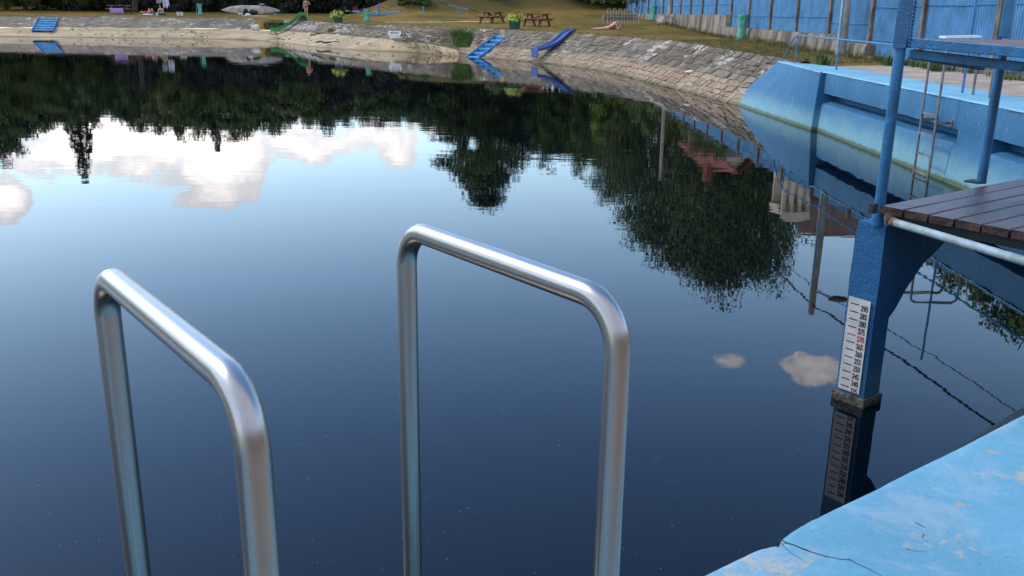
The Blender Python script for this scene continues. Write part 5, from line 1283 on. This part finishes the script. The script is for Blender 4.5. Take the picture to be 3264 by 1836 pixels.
# woman lying on her front, propped on her elbows over a book
pl = place(1892, 91, 48.2)
J = dict(pelvis=(.90, .02, .14), waist=(1.04, .02, .19), chest=(1.19, .02, .31), neck=(1.27, .02, .45), head=(1.335, .01, .545), face=(1, -.1, -.45), crown=(.3, 0, 1),
         sh_l=(1.22, .20, .37), el_l=(1.36, .24, .07), wr_l=(1.50, .10, .20), hd_l=(1.56, .06, .26), pn_l=(0, -1, .2),
         sh_r=(1.22, -.165, .37), el_r=(1.34, -.20, .06), wr_r=(1.50, -.07, .17), hd_r=(1.56, -.03, .22), pn_r=(0, 1, .2),
         hip_l=(.84, .10, .12), kn_l=(.44, .20, .07), an_l=(.08, .26, .06), to_l=(-.08, .30, .035),
         hip_r=(.84, -.075, .12), kn_r=(.42, -.10, .075), an_r=(.27, -.14, .06), to_r=(.16, -.20, .03))
J['kn_r'] = (.50, -.10, .075); J['an_r'] = (.24, -.15, .055); J['to_r'] = (.10, -.18, .03)
r, g, fr = person('woman in a coral bikini lying on the dry lawn, propped up reading a book', pl, R(2), J, SKIN2)
hair(r, g, fr); bikini(r, g, PINKCLOTH, V(.5, 0, -1))
q = pl+V(1.575, -.02, .25)
bk = thing('book', 'open white book held by the reading sunbather', 'book', q); m = MB()
rot = Matrix.Rotation(R(-38), 3, 'Y')
for s in (-1, 1): m.box(rot @ V(.0, s*.075, 0), (.02, .15, .24), rot=rot @ Matrix.Rotation(s*.35, 3, 'Z'))
m.build('pages', WHITE, bk, local=True); m = MB()
for s in (-1, 1): m.box(rot @ V(.014, s*.076, 0), (.006, .156, .25), rot=rot @ Matrix.Rotation(s*.35, 3, 'Z'))
m.build('cover', BLACKCLOTH, bk, local=True)
tw_ = [[pl+V(.50+.12*i+.03*j, .27+.08*j, .03+.16*math.exp(-((i-4)/3)**2-((j-2)/1.6)**2)) for i in range(9)] for j in range(5)]
towel('towel', 'crumpled dark red towel beside the reading sunbather', tw_, REDCLOTH)
# two people in the shade of the wood
pl = place(478, 42, 87.4)
J = dict(pelvis=(-.15, 0, .13), waist=(-.30, 0, .15), chest=(-.48, 0, .17), neck=(-.64, 0, .18), head=(-.77, 0, .20), face=(.2, -.4, 1), crown=(-1, 0, 0),
         sh_l=(-.55, .17, .17), el_l=(-.35, .27, .10), wr_l=(-.12, .25, .12), hd_l=(-.03, .24, .12), pn_l=(0, 0, -1), sh_r=(-.55, -.17, .17), el_r=(-.38, -.28, .08), wr_r=(-.14, -.26, .10), hd_r=(-.05, -.25, .10), pn_r=(0, 0, -1),
         hip_l=(-.10, .09, .13), kn_l=(.17, .12, .50), an_l=(.30, .12, .08), to_l=(.46, .12, .03), hip_r=(-.10, -.09, .13), kn_r=(.0, -.14, .50), an_r=(.03, -.16, .08), to_r=(.18, -.16, .03))
r, g, fr = person('person in a red top lying on the shaded grass with both knees drawn up', pl, 0, J, SKIN, .012); hair(r, g, fr, True)
m = MB(); capsule(m, (-.18, 0, .15), (-.52, 0, .18), .125, .125); 
for s in (-1, 1): capsule(m, (-.2, s*.07, .15), (-.54, s*.11, .18), .11, .10)
solid(m, 'red_top', REDCLOTH, r, .015)
pl = place(515, 40, 86.9)
J = dict(pelvis=(.02, .05, .12), waist=(.0, .05, .27), chest=(-.03, .0, .45), neck=(-.04, -.03, .60), head=(-.05, -.06, .72), face=(-.4, -1, -.3), crown=(0, -.1, 1),
         sh_l=(-.20, .0, .53), el_l=(-.28, -.10, .28), wr_l=(-.16, -.30, .22), hd_l=(-.10, -.38, .22), pn_l=(0, 0, -1), sh_r=(.14, .0, .53), el_r=(.22, -.12, .28), wr_r=(.06, -.30, .22), hd_r=(.0, -.38, .22), pn_r=(0, 0, -1),
         hip_l=(-.08, .03, .12), kn_l=(-.32, -.22, .16), an_l=(-.05, -.38, .08), to_l=(.08, -.42, .05), hip_r=(.11, .03, .12), kn_r=(.34, -.20, .16), an_r=(.10, -.34, .08), to_r=(-.02, -.38, .05))
r, g, fr = person('person sitting cross legged on the shaded grass behind the green basin', pl, 0, J, SKIN, .012); hair(r, g, fr)
bikini(r, g, BLACKCLOTH, V(0, -1, 0))
